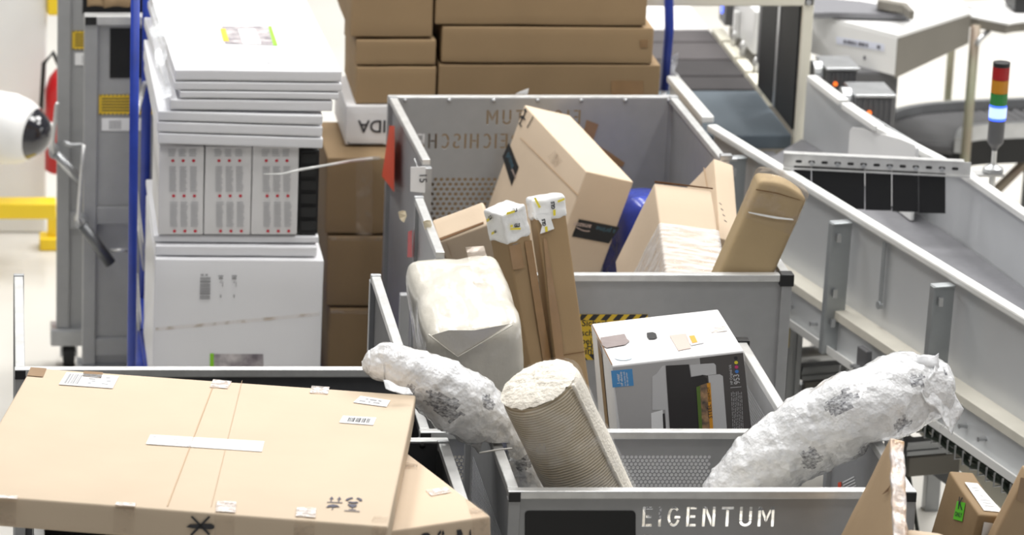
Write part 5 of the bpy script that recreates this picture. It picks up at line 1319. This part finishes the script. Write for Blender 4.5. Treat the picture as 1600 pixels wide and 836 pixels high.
# ------------------------------------------------------------------ upstream belts
fee = thing('feeder_conveyor', 'feeder of several grey belts running away towards the back', 'conveyor', (2.45, 13, 0))
xl, xr2 = 2.30, 2.68
def beltpiece(m, ya, yb_, nm='belt_section', zz=zbelt, xoff=0.):
    Ya, Yb = at_z(1150, ya, zz).y, at_z(1150, yb_, zz).y
    return MB().box((xl, Yb+.004, zz-.05), (xr2+xoff, Ya-.004, zz)).build(nm, m, fee, bevel=.006)
beltpiece(M['belt_blue'], 141, 211.5); 
for ya, yb_, m in ((119, 139.5, 'belt_dark'), (93, 118, 'belt_dark'), (66, 92, 'belt_mid'), (46, 65, 'belt_mid')): beltpiece(M[m], ya, yb_)
beltpiece(M['belt_pale'], -60, 45)
Ye = at_z(1150, 211.5, zbelt).y
MB().box((2.32, Ye-.6, zbelt-.06), (2.62, Ye-.004, zbelt-.055)).build('transfer_plate', M['belt'], fee)
mb = MB(); Y0_ = Ye; 
mb.bar((xl-.04, Y0_-.665, 1.10), (xl-.06, Y0_-.13, 1.10), .04, .022); mb.build('left_guard_rail', M['conv_rail'], fee, bevel=.004)
MB().bar((xl-.045, Y0_-.60, .98), (xl-.065, Y0_-.13, .98), .004, .22).build('left_side_wall', M['conv_wall'], fee)
mb = MB()
for ya, yb_ in ((150, 118), (116, 96), (94, 70), (68, 48)):
    Ya, Yb = at_z(1150, ya, zbelt).y, at_z(1150, yb_, zbelt).y; mb.box((xr2+.004, Ya+.01, zbelt-.04), (xr2+.045, Yb-.01, zbelt+.012))
mb.build('edge_plates', M['cream'], fee, bevel=.003)
for k, y in enumerate((158, 118, 92, 76)):
    Yk = at_z(1200, y, zbelt).y; MB().tube([(xr2+.036, Yk, zbelt+.012), (xr2+.036, Yk, zbelt+.055), (xr2+.036, Yk, zbelt+.068)], [.012, .012, .005], 14).build('roller_guide', M['alu'], fee, smooth=True)
for x in (xl+.03, xr2-.03):
    for Y in (12.6, 14.2): MB().box((x-.02, Y-.02, 0), (x+.02, Y+.02, zbelt-.05)).build('leg', M['profile'], fee)
# portal with black side curtain
Yp2 = at_z(1252, 212, zbelt).y; xp = at_y(1252, 150, Yp2).x
por = thing('portal_frame', 'cream portal frame over the feeder with black side curtain', 'frame', (2.5, Yp2, 0))
zt2 = at_y(1252, 8, Yp2).z
MB().box((xp-.016, Yp2-.016, 0), (xp+.020, Yp2+.03, zt2+.04)).build('post', M['cream'], por, bevel=.004)
xl2 = at_y(996, 10, Yp2).x
MB().box((xl2-.02, Yp2+.2, 0), (xl2+.01, Yp2+.23, zt2+.0)).build('post', M['cream'], por, bevel=.004)
MB().box((xl2-.03, Yp2-.016, zt2), (xp+.02, Yp2+.24, zt2+.045)).build('top_beam', M['cream'], por, bevel=.004)
MB().cyl((xp+.0, Yp2-.024, zt2+.015), (xp, Yp2-.016, zt2+.015), .010, 12).build('corner_bolt', M['steel'], por)
xq = xp-.02
def cur_y(px): return xq*F/px   # slant depth of the side plane at this column
def sidepoly(pxa, pxb, zlo, zhi, nm, m, x_off=0.):
    P = V((xq+x_off, 0, 0)); N = V((-1, 0, 0))
    ya_ = at_pl(pxa, 150, P, N).y; yb_ = at_pl(pxb, 150, P, N).y
    MB().box((xq+x_off-.004, min(ya_, yb_), zlo), (xq+x_off+.004, max(ya_, yb_), zhi)).build(nm, m, por)
sidepoly(1242, 1213, zbelt+.02, zt2+.0, 'side_curtain', M['curtain']); sidepoly(1208, 1184, zbelt+.02, zt2+.0, 'side_curtain', M['curtain'])
sidepoly(1212.5, 1209, zbelt+.02, zt2, 'curtain_edge', M['steel'], -.003)
sidepoly(1184, 1180, zbelt+.1, zt2, 'curtain_edge', M['hdark'])
# white drive housing with blue lamp behind the curtain
a, b = at_y(1134, 72, 13.55), at_y(1178, 10, 13.2)
hs = thing('drive_housing', 'white drive housing with small blue lamp beside the feeder', 'housing', (2.8, 13.4, 0))
xx = xr2+.06
P = V((xx, 0, 0)); N = V((-1, 0, 0)); ya_, yb_ = at_pl(1178, 40, P, N).y, at_pl(1130, 40, P, N).y
MB().box((xx, ya_, zbelt+.03), (xx+.19, yb_, at_pl(1178, 16, P, N).z)).build('cover', M['wplastic'], hs, bevel=.006)
MB().box((xx+.02, ya_+.02, 0), (xx+.17, yb_-.02, zbelt+.03)).build('stand', M['hgrey'], hs)
p = at_pl(1129, 14, V((xx-.03, 0, 0)), N); mb = MB(); mb.box((xx-.03, p.y-.06, p.z-.05), (xx+.0, p.y+.06, p.z+.06)); mb.build('lamp_box', M['hdark'], hs)
MB().tube([(xx-.034, p.y, p.z), (xx-.028, p.y, p.z)], .018, 16).build('blue_lamp', M['led_blue'], hs)
MB().box((xx-.02, ya_+.25, zbelt+.03), (xx-.002, ya_+.28, zbelt+.13)).build('cover_handle', M['wplastic'], hs)
# two drive motors behind the far wall
for (xa, xb, yt, yb_, lx, ly, Y, lab) in ((1284, 1337, 110, 162, 1305, 131, 12.14, 'dark ribbed drive motor with orange lamp, nearer the portal'), (1330, 1393, 152, 205, 1358, 176, 11.90, 'dark ribbed drive motor with orange lamp, nearer the strip curtain')):
    A = at_y(xa+8, yt, Y); Bq = at_y(xb, yb_, Y); t = thing('drive_motor', lab, 'motor', (A.x+.04, Y+.06, 0), None, 'drive motors behind the far conveyor wall')
    MB().box((A.x, Y, Bq.z-.05), (Bq.x, Y+.16, A.z)).build('body', M['hdark'], t, bevel=.006)
    mb = MB()
    for k in range(7): x = A.x+(Bq.x-A.x)*(k+.5)/7; mb.box((x-.002, Y-.006, Bq.z-.04), (x+.002, Y, A.z-.008))
    mb.build('cooling_ribs', M['hdark'], t)
    MB().box((A.x-.004, Y-.008, A.z), (Bq.x+.006, Y+.17, A.z+.010)).build('lid', M['steel'], t, bevel=.003)
    MB().cyl((A.x-.035, Y+.08, A.z-.03), (A.x, Y+.08, A.z-.03), .045, 18).build('end_bell', M['steel'], t, bevel=.004)
    p = at_y(lx, ly, Y-.007); MB().cyl(p, p+V((0, -.004, 0)), .008, 12).build('lamp', M['led_orange'], t)
    MB().box((A.x+.03, Y+.05, 0), (A.x+.07, Y+.10, Bq.z-.05)).build('stand', M['steel'], t)
# white housing with dark side and label
Yc = 13.05; c0 = at_y(1398, 118, Yc); zlo = c0.z; zhi = at_y(1398, 60, Yc).z; l0 = at_y(1255, 92, 13.42); r0 = at_y(1511, 88, 13.42)
ho = thing('chute_housing', 'white sheet housing with worn paper label and grey flank, upper right', 'housing', (3.2, 13.3, 0))
foot = [V((l0.x, 13.42, 0)), V((c0.x, Yc, 0)), V((r0.x, 13.42, 0)), V((r0.x+.05, 14.1, 0)), V((l0.x, 14.3, 0))]
b_ = MB(); t_ = MB()
bot = [V((p.x, p.y, zlo)) for p in foot]; top_ = [V((p.x, p.y, zhi)) for p in foot]
t_.poly([p for p in top_], (0, 0, 1), .012); t_.build('top_sheet', M['wplastic'], ho)
MB().add([bot[0], bot[1], top_[1], top_[0]], [(0, 1, 2, 3)]).build('front_sheet', M['wplastic'], ho, solid=.004)
dR = (foot[2]-foot[1]).normalized()
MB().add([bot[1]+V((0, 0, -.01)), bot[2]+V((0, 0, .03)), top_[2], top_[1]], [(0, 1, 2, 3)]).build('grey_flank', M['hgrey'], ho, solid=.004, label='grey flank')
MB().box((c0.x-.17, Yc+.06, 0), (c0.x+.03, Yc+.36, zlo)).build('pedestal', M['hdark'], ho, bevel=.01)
P = bot[0]; N = (bot[1]-bot[0]).cross(V((0, 0, 1))).normalized()
if N.y > 0: N = -N
lb = MB().poly([at_pl(a, b, P, N)+N*.004 for a, b in ((1308, 57), (1383, 69), (1383, 80), (1308, 68))], N, .001).build('paper_label', mat('lilac_label', s2l(222, 226, 240), .5), ho)
mb = MB()
for k, wd in enumerate((5, 6, 5, 3, 6, 5, 4, 0, 0, 6)):
    if wd: x = 1320+k*5.8; y = 60+(x-1308)*.158; mb.poly([at_pl(a, b, P, N)+N*.006 for a, b in ((x, y), (x+wd*.8, y+.8), (x+wd*.8, y+6), (x, y+5.2))], N, .0005)
mb.poly([at_pl(a, b, P, N)+N*.006 for a, b in ((1351, 87), (1354, 87), (1354, 93), (1351, 93))], N, .0005)
mb.build('label_print', M['inkb'], lb)
# grey belt and rim on top of the housing
def gy(px, py, z_=None): return at_z(px, py, z_ or zhi+.02)
mb = MB(); mb.poly([gy(1262, 29), gy(1300, 28), gy(1425, 31), gy(1412, 22), gy(1345, 10), gy(1262, 2)], (0, 0, 1), .02); mb.build('belt_top', M['belt'], ho)
mb = MB(); mb.poly([gy(1370, 9, zhi+.05), gy(1416, 17, zhi+.05), gy(1428, 30, zhi+.05), gy(1420, 30, zhi+.05), gy(1410, 21, zhi+.05), gy(1370, 14, zhi+.05)], (0, 0, 1), .03); mb.build('belt_rim', M['hgrey'], ho)
# arm with posts
arm = thing('support_frame', 'grey beam on worn posts running out of the picture at upper right', 'frame', at_z(1520, 262, 0))
Pz = zhi
a0 = at_y(1517, 35, 13.52); a1 = at_y(1545, 30, 13.6); a2 = at_y(1800, 8, 13.9)
mb = MB(); mb.bar(a0, a1, .3, .035); mb.bar(a1, a2, .3, .035); mb.build('beam', M['hgrey'], arm, bevel=.003)
mb = MB(); mb.bar(a0+V((0, .0, .021)), a1+V((0, 0, .021)), .32, .008); mb.bar(a1+V((0, 0, .021)), a2+V((0, 0, .021)), .32, .008); mb.build('beam_top', M['wplastic'], arm)
for (px, r_, Y) in ((1523, .018, 13.47), (1488, .015, 14.4)):
    q = at_y(px, 60, Y); MB().tube([(q.x, Y, 0), (q.x, Y, a0.z-.0)], r_, 16).build('post', M['post_brown'], arm, smooth=True)
MB().tube([at_y(1545, 48, 13.5), at_y(1530, 62, 13.42), at_y(1526, 70, 13.42)], .010, 10).build('bracket', M['steel'], arm, smooth=True)
q = at_y(1592, 14, 13.65); MB().box((q.x-.03, q.y-.05, a1.z+.028), (q.x+.2, q.y+.1, a1.z+.09)).build('black_box', M['blackp'], None, bevel=.004, label='small black box on the grey beam at the upper right edge', cat='box')
# curved roller conveyor far behind
cv = thing('curved_conveyor', 'curved dark roller conveyor in the blurred background at right', 'conveyor', at_z(1480, 260, 0))
zc_ = .45
ipc = path_interp([(at_z(1432, 222, zc_), 1), (at_z(1440, 206, zc_), 1), (at_z(1462, 196, zc_), 1), (at_z(1500, 190, zc_), 1), (at_z(1560, 187, zc_), 1), (at_z(1680, 182, zc_), 1), (at_z(1950, 170, zc_), 1)], 40)
pp = [p for p, r in ipc]
def ribbon(name, m, off0, off1, z0_, z1_, par):
    mb = MB(); vs = []
    for i, p in enumerate(pp):
        t = (pp[min(i+1, 40)]-pp[max(i-1, 0)]).normalized(); n_ = V((-t.y, t.x, 0))
        for o, z_ in ((off0, z0_), (off1, z0_), (off1, z1_), (off0, z1_)): vs.append(V((p.x, p.y, 0))+n_*o+V((0, 0, z_)))
    mb.add(vs, [(i*4+j, i*4+(j+1) % 4, (i+1)*4+(j+1) % 4, (i+1)*4+j) for i in range(40) for j in range(4)]+[(0, 1, 2, 3), (160, 161, 162, 163)]); return mb.build(name, m, par)
ribbon('outer_rail', M['steel'], .14, .17, zc_-.06, zc_+.04, cv); ribbon('inner_rail', M['steel'], -.17, -.14, zc_-.03, zc_+.03, cv); ribbon('under_rail', M['rubber'], -.165, -.12, zc_-.13, zc_-.032, cv); ribbon('bed', M['hdark'], -.12, .14, zc_-.10, zc_-.06, cv)
mb = MB()
for i in range(1, 40):
    p = pp[i]; t = (pp[i+1]-pp[i-1]).normalized(); n_ = V((-t.y, t.x, 0)); mb.cyl(V((p.x, p.y, zc_-.02))+n_*-.135, V((p.x, p.y, zc_-.02))+n_*.135, .025, 10)
mb.build('rollers', M['hdark'], cv)
for i in (6, 18, 30):
    p = pp[i]; MB().tube([(p.x, p.y-.1, 0), (p.x, p.y-.1, zc_-.1)], .03, 12).build('leg', M['steeld'], cv); MB().tube([(p.x-.3, p.y-.1, 0), (p.x, p.y-.1, zc_-.12)], .02, 10).build('brace', M['post_brown'], cv)

# ------------------------------------------------------------------ light
w = bpy.data.worlds.new('hall'); SC.world = w; w.use_nodes = True
w.node_tree.nodes['Background'].inputs['Color'].default_value = (.96, .98, 1, 1); w.node_tree.nodes['Background'].inputs['Strength'].default_value = .40
def lamp(x, y, zz, sx, sy, e, col=(1, .985, .96)):
    l = bpy.data.lights.new('ceiling_lamp', 'AREA'); l.shape = 'RECTANGLE'; l.size = sx; l.size_y = sy; l.energy = e; l.color = col
    o = bpy.data.objects.new('ceiling_lamp', l); COL.objects.link(o); o.location = (x, y, zz)
for x in (-1.5, 1.5, 4.5):
    for y in (5.5, 9.5, 13.5, 17.5): lamp(x, y, 7.5, .5, 2.6, {5.5: 150, 9.5: 280}.get(y, 340))
lamp(6, 15.5, 7, 2, 3, 700); lamp(7.5, 12, 7, 2, 3, 500)
SC.view_settings.view_transform = 'Standard'; SC.view_settings.look = 'None'; SC.view_settings.gamma = 1; SC.view_settings.use_curve_mapping = False
SC.view_settings.exposure = -1.08
